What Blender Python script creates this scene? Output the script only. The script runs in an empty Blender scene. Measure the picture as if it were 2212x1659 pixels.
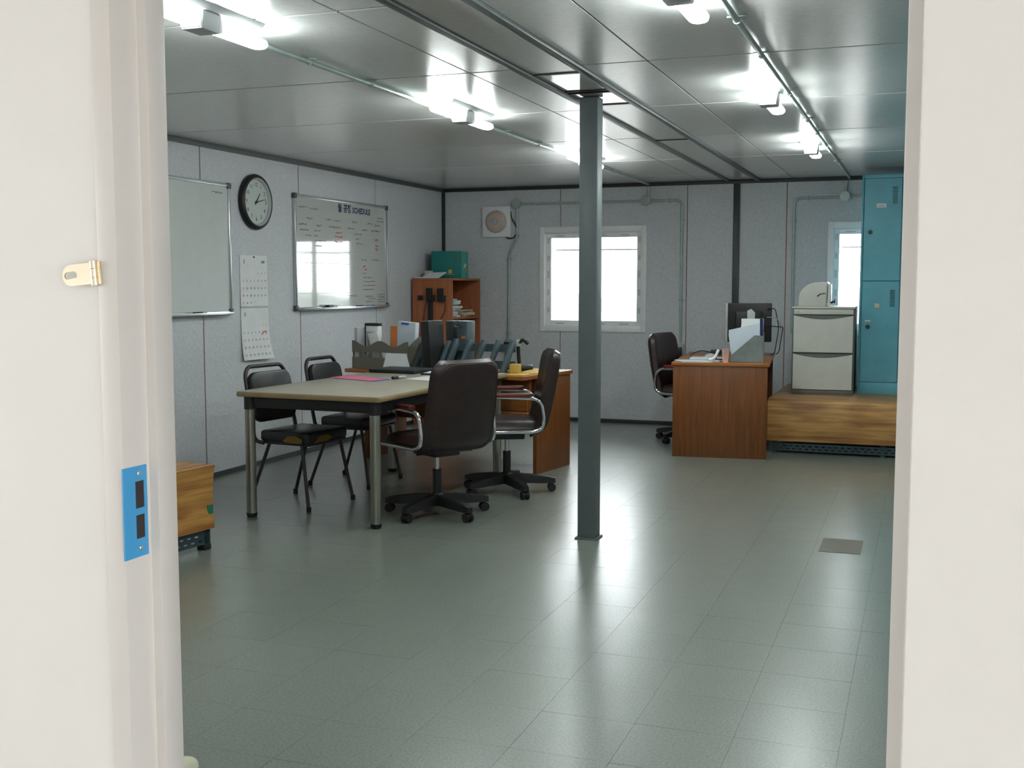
import bpy, bmesh, math, random
from mathutils import Vector, Matrix
random.seed(7)
PI = math.pi
scn = bpy.context.scene
COL = scn.collection

# ------------------------------------------------------------------ camera, sky, exposure
cam_d = bpy.data.cameras.new('camera'); cam = bpy.data.objects.new('camera', cam_d); COL.objects.link(cam)
cam_d.sensor_fit = 'HORIZONTAL'; cam_d.sensor_width = 36.0; cam_d.lens = 2425.5 / 2212 * 36.0
cam_d.clip_start = 0.02; cam_d.clip_end = 500
cam.location = (0, 0, 1.352); cam.rotation_euler = (PI / 2 - 0.0887, 0, 0.3515)
scn.camera = cam
world = bpy.data.worlds.new('overcast_sky'); scn.world = world; world.use_nodes = True
wn = world.node_tree.nodes; wbg = wn['Background']
wbg.inputs[0].default_value = (0.93, 0.965, 1.0, 1); wbg.inputs[1].default_value = 10.0
LAMP_STRENGTH = 78.0
LAMP_COLOR = (0.92, 1.0, 0.97, 1)
vs = scn.view_settings
vs.view_transform = 'Standard'; vs.look = 'None'; vs.gamma = 1.0; vs.exposure = 0.0; vs.use_curve_mapping = False

# ------------------------------------------------------------------ materials
MATS = {}
def lin(c):
    return tuple((x / 255 / 12.92 if x / 255 <= 0.04045 else ((x / 255 + 0.055) / 1.055) ** 2.4) for x in c) + (1,)
def mat(name, rgb, rough=0.5, metal=0.0, spec=0.5, var=0.06, vscale=9.0, bump=0.0, bscale=60.0, stretch=None, coat=0.0, ior=1.5, dark=None, randobj=0.0, alpha=1.0, rvar=0.0, world_co=False):
    """noise-mottled principled material"""
    if name in MATS: return MATS[name]
    m = bpy.data.materials.new(name); m.use_nodes = True; nt = m.node_tree; N = nt.nodes; L = nt.links
    b = N['Principled BSDF']
    b.inputs['Roughness'].default_value = rough; b.inputs['Metallic'].default_value = metal
    b.inputs['IOR'].default_value = ior; b.inputs['Specular IOR Level'].default_value = spec
    b.inputs['Coat Weight'].default_value = coat; b.inputs['Coat Roughness'].default_value = 0.26
    if world_co:
        g = N.new('ShaderNodeNewGeometry'); co = g.outputs['Position']
    else:
        t = N.new('ShaderNodeTexCoord'); co = t.outputs['Object']
    mp = N.new('ShaderNodeMapping'); L.new(co, mp.inputs[0])
    if stretch: mp.inputs['Scale'].default_value = stretch
    nz = N.new('ShaderNodeTexNoise'); nz.inputs['Scale'].default_value = vscale; nz.inputs['Detail'].default_value = 5; nz.inputs['Roughness'].default_value = 0.6
    L.new(mp.outputs[0], nz.inputs['Vector'])
    rp = N.new('ShaderNodeValToRGB'); c = lin(rgb)
    d = lin(dark) if dark else tuple(x * (1 - var * 2) for x in c[:3]) + (1,)
    hi = tuple(min(1, x * (1 + var)) for x in c[:3]) + (1,)
    rp.color_ramp.elements[0].position = 0.33; rp.color_ramp.elements[0].color = d
    rp.color_ramp.elements[1].position = 0.67; rp.color_ramp.elements[1].color = hi
    L.new(nz.outputs['Fac'], rp.inputs[0]); out = rp.outputs[0]
    if randobj:
        oi = N.new('ShaderNodeObjectInfo'); mr = N.new('ShaderNodeMapRange')
        mr.inputs['To Min'].default_value = 1 - randobj; mr.inputs['To Max'].default_value = 1 + randobj
        L.new(oi.outputs['Random'], mr.inputs[0])
        hs = N.new('ShaderNodeHueSaturation'); L.new(mr.outputs[0], hs.inputs['Value']); L.new(out, hs.inputs['Color']); out = hs.outputs[0]
    L.new(out, b.inputs['Base Color'])
    if rvar:
        n3 = N.new('ShaderNodeTexNoise'); n3.inputs['Scale'].default_value = 5.0; n3.inputs['Detail'].default_value = 6; n3.inputs['Roughness'].default_value = 0.7
        L.new(mp.outputs[0], n3.inputs['Vector']); m3 = N.new('ShaderNodeMapRange')
        m3.inputs['From Min'].default_value = 0.3; m3.inputs['From Max'].default_value = 0.7
        m3.inputs['To Min'].default_value = rough - rvar; m3.inputs['To Max'].default_value = rough + rvar
        L.new(n3.outputs['Fac'], m3.inputs[0]); L.new(m3.outputs[0], b.inputs['Roughness'])
    if bump:
        n2 = N.new('ShaderNodeTexNoise'); n2.inputs['Scale'].default_value = bscale; n2.inputs['Detail'].default_value = 3
        L.new(mp.outputs[0], n2.inputs['Vector'])
        bp = N.new('ShaderNodeBump'); bp.inputs['Strength'].default_value = bump; bp.inputs['Distance'].default_value = 0.004
        L.new(n2.outputs['Fac'], bp.inputs['Height']); L.new(bp.outputs[0], b.inputs['Normal'])
    MATS[name] = m; return m
def wood(name, a, b_, axis=2, rough=0.4, scale=3.0, block=None):
    """grained wood, grain along axis"""
    if name in MATS: return MATS[name]
    m = bpy.data.materials.new(name); m.use_nodes = True; nt = m.node_tree; N = nt.nodes; L = nt.links
    bs = N['Principled BSDF']; bs.inputs['Roughness'].default_value = rough
    t = N.new('ShaderNodeTexCoord'); mp = N.new('ShaderNodeMapping'); L.new(t.outputs['Object'], mp.inputs[0])
    s = [16.0, 16.0, 16.0]; s[axis] = 0.8; mp.inputs['Scale'].default_value = s
    nz = N.new('ShaderNodeTexNoise'); nz.inputs['Scale'].default_value = scale; nz.inputs['Detail'].default_value = 7; nz.inputs['Roughness'].default_value = 0.65; nz.inputs['Distortion'].default_value = 0.6
    L.new(mp.outputs[0], nz.inputs['Vector'])
    rp = N.new('ShaderNodeValToRGB'); rp.color_ramp.elements[0].position = 0.36; rp.color_ramp.elements[0].color = lin(a)
    rp.color_ramp.elements[1].position = 0.64; rp.color_ramp.elements[1].color = lin(b_)
    L.new(nz.outputs['Fac'], rp.inputs[0]); out = rp.outputs[0]
    if block:
        br = N.new('ShaderNodeTexNoise'); br.inputs['Scale'].default_value = 1.0; br.inputs['Detail'].default_value = 1.0
        mp2 = N.new('ShaderNodeMapping'); s2 = [12.0, 12.0, 12.0]; s2[axis] = 2.4; mp2.inputs['Scale'].default_value = s2
        L.new(t.outputs['Object'], mp2.inputs[0]); L.new(mp2.outputs[0], br.inputs['Vector'])
        r2 = N.new('ShaderNodeValToRGB'); r2.color_ramp.elements[0].position = 0.38; r2.color_ramp.elements[0].color = (0.55, 0.42, 0.32, 1)
        r2.color_ramp.elements[1].position = 0.55; r2.color_ramp.elements[1].color = (1, 1, 1, 1)
        L.new(br.outputs['Fac'], r2.inputs[0])
        mx = N.new('ShaderNodeMixRGB'); mx.blend_type = 'MULTIPLY'; mx.inputs[0].default_value = 0.8
        L.new(out, mx.inputs[1]); L.new(r2.outputs[0], mx.inputs[2]); out = mx.outputs[0]
    L.new(out, bs.inputs['Base Color']); MATS[name] = m; return m
def emis(name, col, s):
    m = bpy.data.materials.new(name); m.use_nodes = True; nt = m.node_tree
    b = nt.nodes['Principled BSDF']; b.inputs['Base Color'].default_value = (0.9, 0.9, 0.9, 1)
    b.inputs['Emission Color'].default_value = col; b.inputs['Emission Strength'].default_value = s
    MATS[name] = m; return m
def glass(name, tint=(0.97, 0.985, 0.98), refl=0.08):
    m = bpy.data.materials.new(name); m.use_nodes = True; nt = m.node_tree; N = nt.nodes; L = nt.links
    N.remove(N['Principled BSDF']); o = N['Material Output']
    tr = N.new('ShaderNodeBsdfTransparent'); tr.inputs[0].default_value = tint + (1,)
    gl = N.new('ShaderNodeBsdfGlossy'); gl.inputs['Roughness'].default_value = 0.02
    fr = N.new('ShaderNodeFresnel'); fr.inputs[0].default_value = 1.45
    mx = N.new('ShaderNodeMixShader'); L.new(fr.outputs[0], mx.inputs[0]); L.new(tr.outputs[0], mx.inputs[1]); L.new(gl.outputs[0], mx.inputs[2]); L.new(mx.outputs[0], o.inputs[0])
    MATS[name] = m; return m

M_wall = mat('embossed_wall_panel', (209, 211, 215), rough=0.55, var=0.06, vscale=70, bump=0.9, bscale=48, world_co=True, spec=0.35)
M_ceil = mat('ceiling_panel_sheet', (224, 225, 223), rough=0.27, coat=0.6, var=0.03, vscale=40, bump=0.12, bscale=70, world_co=True, spec=0.5)
M_seam = mat('brown_seam', (140, 96, 78), rough=0.8, var=0.1)
M_gloss = mat('glossy_white_cover', (205, 203, 200), rough=0.08, var=0.02, spec=0.8)
M_trim = mat('dark_grey_trim', (46, 52, 52), rough=0.45, var=0.08)
M_trimg = mat('mid_grey_trim', (82, 88, 88), rough=0.4, var=0.08)
M_tile = mat('grey_green_vinyl_tile', (134, 140, 132), rough=0.36, var=0.07, vscale=120, bump=0.10, bscale=60, world_co=True, randobj=0.012, rvar=0.03, spec=0.5, dark=(108, 115, 107), coat=0.9)
M_sub = mat('tile_joint', (118, 123, 116), rough=0.6)
M_patch = mat('dull_tile', (112, 108, 96), rough=0.6, var=0.05)
M_wht = mat('white_painted_steel', (229, 226, 221), rough=0.45, var=0.015, vscale=3)
M_jamb = mat('shaded_white_frame', (214, 209, 203), rough=0.4, var=0.02, vscale=4)  # white frame paint, darkened to carry the shade in the rebate
M_vinyl = mat('white_window_vinyl', (244, 245, 245), rough=0.35, var=0.02)
M_glass = glass('window_glass')
M_post = mat('grey_painted_steel', (94, 102, 104), rough=0.42, var=0.04, vscale=14)
M_cond = mat('galvanised_conduit', (176, 192, 188), rough=0.35, metal=0.25, var=0.08)
M_jbox = mat('junction_box_grey', (165, 175, 170), rough=0.5, var=0.04)
M_jboxw = mat('junction_box_white', (222, 228, 220), rough=0.5, var=0.03)
M_lamp = emis('fluorescent_tube', LAMP_COLOR, LAMP_STRENGTH)
M_fix = mat('lamp_housing_grey', (180, 184, 186), rough=0.4, var=0.03)
M_black = mat('black_plastic', (24, 26, 27), rough=0.45, var=0.1)
M_rubber = mat('black_rubber', (15, 16, 16), rough=0.7)
M_alu = mat('aluminium_frame', (205, 208, 210), rough=0.28, metal=0.85, var=0.04)
M_board = mat('whiteboard_enamel', (196, 198, 194), rough=0.05, var=0.01, spec=0.9, ior=1.75)
M_boardm = mat('matt_whiteboard', (206, 211, 208), rough=0.35, var=0.015, spec=0.4)
M_paper = mat('white_paper', (232, 234, 234), rough=0.7, var=0.02)
M_paperb = mat('bluish_paper', (206, 218, 228), rough=0.6, var=0.03)
M_pink = mat('pink_paper', (226, 120, 150), rough=0.6, var=0.03)
M_yel = mat('yellow_paper', (206, 172, 84), rough=0.6, var=0.06)
M_beige = mat('beige_card', (206, 196, 170), rough=0.6, var=0.04)
M_blue = mat('blue_plastic', (58, 98, 190), rough=0.4)
M_bluefilm = mat('blue_film', (72, 160, 214), rough=0.3, var=0.03)
M_brass = mat('brushed_nickel', (226, 214, 190), rough=0.3, metal=0.9, var=0.05)
M_hole = mat('dark_slot', (52, 46, 44), rough=0.7)
M_leather = mat('dark_brown_leather', (42, 29, 27), rough=0.36, var=0.12, vscale=20, bump=0.2, bscale=180)
M_blkleather = mat('black_vinyl_leather', (25, 25, 26), rough=0.35, var=0.1, bump=0.15, bscale=160)
M_mustard = mat('mustard_fabric', (132, 100, 32), rough=0.8)
M_red = mat('oxblood_armpad', (96, 34, 30), rough=0.3, var=0.1)
M_chrome = mat('chrome', (216, 220, 222), rough=0.12, metal=1.0, var=0.02)
M_steel = mat('brushed_steel_tube', (158, 160, 148), rough=0.28, metal=0.9, var=0.05)
M_dkmetal = mat('dark_brown_metal', (44, 40, 37), rough=0.4, var=0.1)
M_tabletop = mat('beige_laminate', (168, 162, 146), rough=0.38, var=0.03, vscale=6)
M_tedge = mat('tan_edge_band', (150, 128, 92), rough=0.45, var=0.06)
M_wood = wood('oak_veneer', (98, 54, 18), (124, 71, 27), 2, 0.42)
M_woodtop = wood('oak_veneer_top', (136, 80, 32), (164, 100, 44), 0, 0.35)
M_shelfw = wood('cherry_laminate', (150, 86, 52), (172, 102, 64), 2, 0.45, 2.0)
M_plank = wood('knotty_plank', (150, 108, 52), (196, 150, 84), 0, 0.36, 2.2, block=True)
M_plankY = wood('knotty_plank_long', (150, 104, 48), (198, 146, 78), 1, 0.36, 2.2, block=True)
M_slot = mat('slotted_angle_steel', (62, 82, 88), rough=0.45, metal=0.3, var=0.12)
M_teal = mat('teal_locker_paint', (98, 172, 190), rough=0.42, var=0.05, vscale=6)
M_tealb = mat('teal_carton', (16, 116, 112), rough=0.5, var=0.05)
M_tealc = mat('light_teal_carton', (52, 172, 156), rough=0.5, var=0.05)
M_cab = mat('off_white_cabinet', (204, 206, 198), rough=0.42, var=0.025)
M_cabg = mat('grey_cabinet_edge', (96, 100, 98), rough=0.45, var=0.05)
M_gplast = mat('blue_grey_plastic', (72, 88, 95), rough=0.4, var=0.06)
M_gbeige = mat('grey_beige_plastic', (106, 104, 90), rough=0.5, var=0.05)
M_orange = mat('orange_folder', (206, 122, 58), rough=0.6)
M_green = mat('green_tape', (20, 110, 80), rough=0.5)
M_fan = mat('smoky_fan_plastic', (208, 190, 176), rough=0.2, var=0.05)
M_clockf = mat('clock_face', (196, 204, 198), rough=0.5, var=0.01)
M_ink = mat('dark_ink', (52, 54, 60), rough=0.7)
M_inkc = mat('pale_print', (140, 146, 152), rough=0.7)
M_inkp = mat('pale_red_print', (226, 150, 140), rough=0.7)
M_inkg = mat('green_ink', (70, 104, 76), rough=0.7)
M_inkr = mat('red_ink', (214, 70, 56), rough=0.7)
M_inkb = mat('navy_ink', (36, 42, 92), rough=0.7)
M_grey = mat('pale_grey_plastic', (178, 182, 184), rough=0.4, var=0.03)
M_cream = mat('cream_rubber', (226, 222, 196), rough=0.5, var=0.02)
M_sole = mat('grey_insole', (150, 146, 140), rough=0.7)
M_bslip = mat('blue_rubber', (40, 96, 136), rough=0.5)
M_ground = mat('dusty_ground', (146, 144, 140), rough=0.9, var=0.15, vscale=0.4)
M_hill = mat('hazy_wooded_hill', (140, 148, 140), rough=0.9, var=0.3, vscale=0.3)  # distance haze put into the pale hill colour
M_mesh = mat('grey_wire_mesh', (126, 134, 134), rough=0.4, metal=0.3, var=0.1)
M_skin = mat('pink_cup', (232, 190, 180), rough=0.4)

# ------------------------------------------------------------------ mesh helpers
class B:
    def __init__(s): s.bm = bmesh.new()
    def box(s, x0, x1, y0, y1, z0, z1, bev=0.0, seg=2, M=None):
        t = bmesh.new(); bmesh.ops.create_cube(t, size=1)
        bmesh.ops.scale(t, vec=(abs(x1 - x0), abs(y1 - y0), abs(z1 - z0)), verts=t.verts)
        bmesh.ops.translate(t, vec=((x0 + x1) / 2, (y0 + y1) / 2, (z0 + z1) / 2), verts=t.verts)
        if bev: bmesh.ops.bevel(t, geom=t.edges[:], offset=min(bev, 0.49 * min(abs(x1 - x0), abs(y1 - y0), abs(z1 - z0))), segments=seg, affect='EDGES', profile=0.5)
        return s._add(t, M)
    def _add(s, t, M=None):
        if M is not None: bmesh.ops.transform(t, matrix=M, verts=t.verts)
        me = bpy.data.meshes.new('tmp'); t.to_mesh(me); t.free(); s.bm.from_mesh(me); bpy.data.meshes.remove(me); return s
    def cyl(s, p0, p1, r, r2=None, seg=20, M=None):
        p0 = Vector(p0); p1 = Vector(p1); d = p1 - p0
        t = bmesh.new(); bmesh.ops.create_cone(t, cap_ends=True, segments=seg, radius1=r, radius2=r if r2 is None else r2, depth=d.length)
        q = Vector((0, 0, 1)).rotation_difference(d.normalized()).to_matrix().to_4x4()
        bmesh.ops.transform(t, matrix=Matrix.Translation((p0 + p1) / 2) @ q, verts=t.verts)
        return s._add(t, M)
    def tube(s, pts, r, seg=10, closed=False, rx=None):
        P = [Vector(p) for p in pts]; n = len(P); rings = []; up = None
        for i, p in enumerate(P):
            a = P[(i - 1) % n] if (closed or i) else p; b = P[(i + 1) % n] if (closed or i < n - 1) else p
            d = (b - a).normalized()
            if up is None:
                up = d.orthogonal().normalized()
            up = (up - d * up.dot(d)); up = up.normalized() if up.length > 1e-6 else d.orthogonal().normalized()
            si = d.cross(up)
            rr = r[i] if isinstance(r, (list, tuple)) else r
            rings.append([s.bm.verts.new(p + rr * (math.cos(2 * PI * k / seg) * up + math.sin(2 * PI * k / seg) * si)) for k in range(seg)])
        for i in range(n if closed else n - 1):
            A, Bq = rings[i], rings[(i + 1) % n]
            for k in range(seg): s.bm.faces.new((A[k], A[(k + 1) % seg], Bq[(k + 1) % seg], Bq[k]))
        if not closed: s.bm.faces.new(rings[0][::-1]); s.bm.faces.new(rings[-1])
        return s
    def prism(s, poly, d0, d1, axis='y', bev=0.0):
        """poly in the two other axes, extruded d0..d1 along axis"""
        t = bmesh.new()
        def mk(u, v, w): return {'y': (u, w, v), 'x': (w, u, v), 'z': (u, v, w)}[axis]
        A = [t.verts.new(mk(u, v, d0)) for u, v in poly]; C = [t.verts.new(mk(u, v, d1)) for u, v in poly]; n = len(poly)
        t.faces.new(A); t.faces.new(C[::-1])
        for i in range(n): t.faces.new((A[i], C[i], C[(i + 1) % n], A[(i + 1) % n]))
        bmesh.ops.recalc_face_normals(t, faces=t.faces[:])
        if bev: bmesh.ops.bevel(t, geom=t.edges[:], offset=bev, segments=2, affect='EDGES', profile=0.5)
        return s._add(t)
    def lathe(s, prof, seg=32, M=None, ring=False):
        t = bmesh.new(); R = []
        for r, z in prof:
            R.append([t.verts.new((r * math.cos(2 * PI * k / seg), r * math.sin(2 * PI * k / seg), z)) for k in range(seg)])
        n = len(R)
        for i in range(n if ring else n - 1):
            a, b = R[i], R[(i + 1) % n]
            for k in range(seg): t.faces.new((a[k], a[(k + 1) % seg], b[(k + 1) % seg], b[k]))
        if not ring:
            t.faces.new(R[0][::-1]); t.faces.new(R[-1])
        bmesh.ops.recalc_face_normals(t, faces=t.faces[:])
        return s._add(t, M)
    def grid(s, fn, nu, nv):
        V = [[s.bm.verts.new(fn(i / nu, j / nv)) for j in range(nv + 1)] for i in range(nu + 1)]
        for i in range(nu):
            for j in range(nv): s.bm.faces.new((V[i][j], V[i + 1][j], V[i + 1][j + 1], V[i][j + 1]))
        return s
    def obj(s, name, m, parent=None, smooth=True, loc=None, solid=0.0):
        bmesh.ops.recalc_face_normals(s.bm, faces=s.bm.faces[:])
        if solid:
            bmesh.ops.solidify(s.bm, geom=s.bm.faces[:], thickness=solid)
        me = bpy.data.meshes.new(name); s.bm.to_mesh(me); s.bm.free(); me.materials.append(m)
        if smooth:
            me.polygons.foreach_set('use_smooth', [True] * len(me.polygons)); me.set_sharp_from_angle(angle=math.radians(38))
        o = bpy.data.objects.new(name, me); COL.objects.link(o)
        if parent: o.parent = parent
        if loc: o.location = loc
        return o
def tag(o, label, cat, group=None, kind=None):
    o['label'] = label; o['category'] = cat
    if group: o['group'] = group
    if kind: o['kind'] = kind
    return o
def thing(name, label, cat, loc=(0, 0, 0), rz=0.0, group=None, kind=None):
    o = bpy.data.objects.new(name, None); COL.objects.link(o); o.empty_display_size = 0.1
    o.location = loc; o.rotation_euler = (0, 0, rz); return tag(o, label, cat, group, kind)
def dup(root, loc, rz, label, group=None):
    r = root.copy(); COL.objects.link(r); r.location = loc; r.rotation_euler = (0, 0, rz); r['label'] = label
    if group: r['group'] = group
    for ch in list(root.children):
        c = ch.copy(); COL.objects.link(c); c.parent = r
        for g in list(ch.children):
            d = g.copy(); COL.objects.link(d); d.parent = c
    return r
def arc(cx, cy, r, a0, a1, n=8):
    return [(cx + r * math.cos(a0 + (a1 - a0) * i / n), cy + r * math.sin(a0 + (a1 - a0) * i / n)) for i in range(n + 1)]
def rrect(w, h, r, n=6):
    w /= 2; h /= 2
    return arc(w - r, h - r, r, 0, PI / 2, n) + arc(-w + r, h - r, r, PI / 2, PI, n) + arc(-w + r, -h + r, r, PI, 1.5 * PI, n) + arc(w - r, -h + r, r, 1.5 * PI, 2 * PI, n)
def text_mesh(items, name, m, parent, M, extrude=0.0004, bold=0.0):
    """items: (string, x, y, size) laid out in a local plane (x right, y up); M maps the plane (z = out) to parent space"""
    bm = bmesh.new()
    dg = None
    for s_, x, y, sz in items:
        cu = bpy.data.curves.new('txt', 'FONT'); cu.body = s_; cu.size = sz; cu.align_x = 'CENTER'; cu.align_y = 'CENTER'; cu.extrude = extrude; cu.offset = bold; cu.resolution_u = 2
        ob = bpy.data.objects.new('txt', cu); COL.objects.link(ob)
        dg = bpy.context.evaluated_depsgraph_get(); dg.update()
        me = bpy.data.meshes.new_from_object(ob.evaluated_get(dg)); me.transform(Matrix.Translation((x, y, 0)))
        bm.from_mesh(me); bpy.data.objects.remove(ob); bpy.data.curves.remove(cu); bpy.data.meshes.remove(me)
    me = bpy.data.meshes.new(name); bm.to_mesh(me); bm.free(); me.transform(M); me.materials.append(m)
    o = bpy.data.objects.new(name, me); COL.objects.link(o); o.parent = parent; return o
def scribble(b, u0, v0, w, h, M, seed, r=0.0012):
    """an illegible handwritten stroke in a plane"""
    rnd = random.Random(seed); n = max(5, int(w / 0.008)); P = []
    for i in range(n):
        P.append(M @ Vector((u0 + w * i / (n - 1), v0 + rnd.uniform(-h, h) / 2, 0)))
    b.tube(P, r, seg=4)

# ------------------------------------------------------------------ room dimensions (metres)
XL, XR, YF, YB, H = -4.648, 1.46, 1.185, 10.62, 2.315
WY = 1.1                     # outer face of the front wall
W1 = (-3.563, -2.555, 0.932, 1.867); W2 = (-0.806, 0.20, 0.932, 1.867)
SY = [2.34, 3.62, 4.86, 6.10, 7.38, 8.70, 9.98]      # ceiling cross joints

# ---- floor
fl = B().box(XL - 0.1, XR + 0.1, YF - 0.085, YB + 0.1, -0.12, -0.003).obj('floor', M_sub, smooth=False)
tag(fl, 'grey-green speckled vinyl tile floor of the office', 'floor', kind='structure')
TS = 0.303; X0 = -0.195; Y0 = 3.59
ft = (math.sin(-0.3515), math.cos(-0.3515))
def in_view(x, y):
    d = -math.sin(0.3515) * x + math.cos(0.3515) * y; r = math.cos(0.3515) * x + math.sin(0.3515) * y
    return d > 2.75 and -0.345 * d < r < 0.365 * d
cells = []
for i in range(-16, 8):
    for j in range(-9, 25):
        x0 = X0 + i * TS; y0 = Y0 + j * TS
        a, b_, c, d = max(x0, XL), min(x0 + TS, XR), max(y0, YF), min(y0 + TS, YB)
        if b_ - a < 0.02 or d - c < 0.02: continue
        full = (b_ - a > TS - 0.001 and d - c > TS - 0.001)
        cx, cy = (a + b_) / 2, (c + d) / 2
        cells.append((cx * cx + cy * cy + (0 if in_view(cx, cy) and full else 1e4), a, b_, c, d, cx, cy))
cells.sort()
g = 0.0004
tb = B()
tb.box(-TS / 2 + g, TS / 2 - g, -TS / 2 + g, TS / 2 - g, -0.003, 0.0)
tile0 = tb.obj('floor_tile', M_tile, fl, smooth=False)
rest = B(); n = 0; PATCH = (-0.47, -0.265, 5.80, 6.12)
for dist, a, b_, c, d, cx, cy in cells:
    if n < 300 and dist < 1e4:
        o = tile0 if n == 0 else tile0.copy()
        if n: COL.objects.link(o)
        o.location = (cx, cy, random.uniform(-0.0002, 0.0)); o.rotation_euler = (random.uniform(-1, 1) * 0.0013, random.uniform(-1, 1) * 0.0013, 0); n += 1
    else:
        rest.box(a + g, b_ - g, c + g, d - g, -0.003, 0.0)
ro = rest.obj('floor_tiles_beyond', M_tile, fl, smooth=False); ro['kind'] = 'stuff'
B().box(*PATCH, 0.0002, 0.0012).obj('floor_patch', M_patch, fl, smooth=False)['label'] = 'dull brownish patch on the floor'

# ---- ceiling
ce = B().box(XL - 0.1, XR + 0.1, YF - 0.085, YB + 0.1, H + 0.005, H + 0.14).obj('ceiling', M_seam, smooth=False)
tag(ce, 'grey panelled ceiling with thin brown joints', 'ceiling', kind='structure')
rows = [YF] + SY + [YB]
for xa, xb in ((XL, -1.99), (-1.99, -1.765), (-1.455, -1.16), (-1.16, XR)):
    for k in range(len(rows) - 1):
        e = 0.0035
        B().box(xa + e, xb - e, rows[k] + 0.009, rows[k + 1] - 0.009, H, H + 0.005, bev=0.001, seg=1).obj('ceiling_panel', M_ceil, ce, smooth=False)
strips = [(YF, 2.5, M_ceil), (2.5, 5.02, M_ceil), (5.03, 5.49, M_gloss), (5.56, 5.95, M_gloss), (5.97, 7.53, M_ceil), (7.55, YB, M_ceil)]
for a, b_, m in strips:
    z = H + 0.001
    B().box(-1.73, -1.49, a + 0.012, b_ - 0.012, z, z + 0.004).obj('cover_strip', m, ce, smooth=False)
for a, b_ in ((5.00, 5.03), (5.485, 5.50), (5.555, 5.575), (5.94, 5.965), (7.53, 7.55)):
    B().box(-1.735, -1.485, a, b_, H - 0.003, H + 0.005).obj('joint_bar', M_trim, ce, smooth=False)
tag(B().box(-1.768, -1.730, YF, YB - 0.02, H - 0.014, H + 0.005, bev=0.004).obj('trim_1', M_trimg), 'dark joint strip along the ceiling, beside the schedule board side of the column', 'trim', kind='structure')
tag(B().box(-1.492, -1.452, YF, YB - 0.02, H - 0.018, H + 0.005, bev=0.005).obj('trim_2', M_trimg), 'dark joint strip along the ceiling, on the locker side of the column', 'trim', kind='structure')

# ---- walls with panels
def minus(rect, holes):
    out = [rect]
    for (hx0, hx1, hz0, hz1) in holes:
        nxt = []
        for (a, b_, c, d) in out:
            x0, x1, z0, z1 = max(a, hx0), min(b_, hx1), max(c, hz0), min(d, hz1)
            if x0 >= x1 or z0 >= z1: nxt.append((a, b_, c, d)); continue
            if a < x0: nxt.append((a, x0, c, d))
            if x1 < b_: nxt.append((x1, b_, c, d))
            if c < z0: nxt.append((x0, x1, c, z0))
            if z1 < d: nxt.append((x0, x1, z1, d))
        out = nxt
    return out
wb = B()
for a, b_, c, d in minus((XL - 0.1, XR + 0.1, -0.1, H + 0.14), [W1, W2]): wb.box(a, b_, YB + 0.005, YB + 0.1, c, d)
wall_back = wb.obj('wall_back', M_seam, smooth=False); tag(wall_back, 'embossed grey panel wall with the white windows and exhaust fan', 'wall', kind='structure')
xs = [XL, -3.386, -2.131, -1.667, -1.212, 0.05, XR]
for k in range(len(xs) - 1):
    p = B(); e = 0.004
    for a, b_, c, d in minus((xs[k] + e, xs[k + 1] - e, 0, H), [W1, W2]): p.box(a, b_, YB, YB + 0.005, c, d)
    p.obj('wall_panel', M_wall, wall_back, smooth=False)
wall_left = B().box(XL - 0.1, XL - 0.005, YF - 0.085, YB + 0.012, -0.1, H + 0.14).obj('wall_left', M_seam, smooth=False)
tag(wall_left, 'embossed grey panel wall hung with whiteboards, clock and calendar', 'wall', kind='structure')
ys = [YF, 2.70, 3.97, 5.245, 6.52, 7.80, 9.115, YB]
for k in range(len(ys) - 1):
    B().box(XL - 0.005, XL, ys[k] + 0.0065, ys[k + 1] - 0.0065, 0, H).obj('wall_panel', M_wall, wall_left, smooth=False)
wall_right = B().box(XR + 0.005, XR + 0.1, YF - 0.085, YB + 0.012, -0.1, H + 0.14).obj('wall_right', M_seam, smooth=False)
tag(wall_right, 'embossed grey panel wall behind the door leaf, outside the picture', 'wall', kind='structure')
for k in range(len(ys) - 1):
    B().box(XR, XR + 0.005, ys[k] + 0.003, ys[k + 1] - 0.003, 0, H).obj('wall_panel', M_wall, wall_right, smooth=False)
DX0, DX1, DZ = -0.905, -0.0085, 2.02          # clear door opening
FR = 0.028
DH = (DX0 - FR, DX1 + FR, -0.2, DZ + FR)
wf = B()
for a, b_, c, d in minus((XL - 0.1, XR + 0.1, -0.35, H + 0.14), [DH]): wf.box(a, b_, WY + 0.003, YF - 0.01, c, d)
wall_front = wf.obj('wall_front', M_wht, smooth=False); tag(wall_front, 'white painted outer wall around the doorway', 'wall', kind='structure')
p = B()
for a, b_, c, d in minus((XL, XR, 0, H), [DH]): p.box(a, b_, YF - 0.01, YF, c, d)
p.obj('inner_panel', M_wall, wall_front, smooth=False)

# ---- trims
def strim(name, args, label, m=M_trim, bev=0.003):
    return tag(B().box(*args, bev=bev).obj(name, m), label, 'trim', kind='structure')
strim('trim_3', (XL, XL + 0.022, YF, YB, H - 0.035, H), 'dark cornice strip between ceiling and whiteboard wall', M_trimg)
strim('trim_4', (XL + 0.022, XR, YB - 0.022, YB, H - 0.034, H), 'dark cornice strip between ceiling and window wall')
strim('trim_5', (XL, XL + 0.03, YB - 0.028, YB, 0, H - 0.035), 'dark vertical strip in the corner behind the bookcase')
strim('trim_6', (-1.697, -1.637, YB - 0.02, YB, 0.03, H - 0.034), 'dark vertical joint strip on the window wall behind the monitor')
strim('baseboard_left', (XL, XL + 0.012, YF, YB - 0.03, 0, 0.035), 'thin dark baseboard under the whiteboards')
strim('baseboard_back', (XL + 0.03, XR, YB - 0.012, YB, 0, 0.035), 'thin dark baseboard under the windows')

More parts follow.
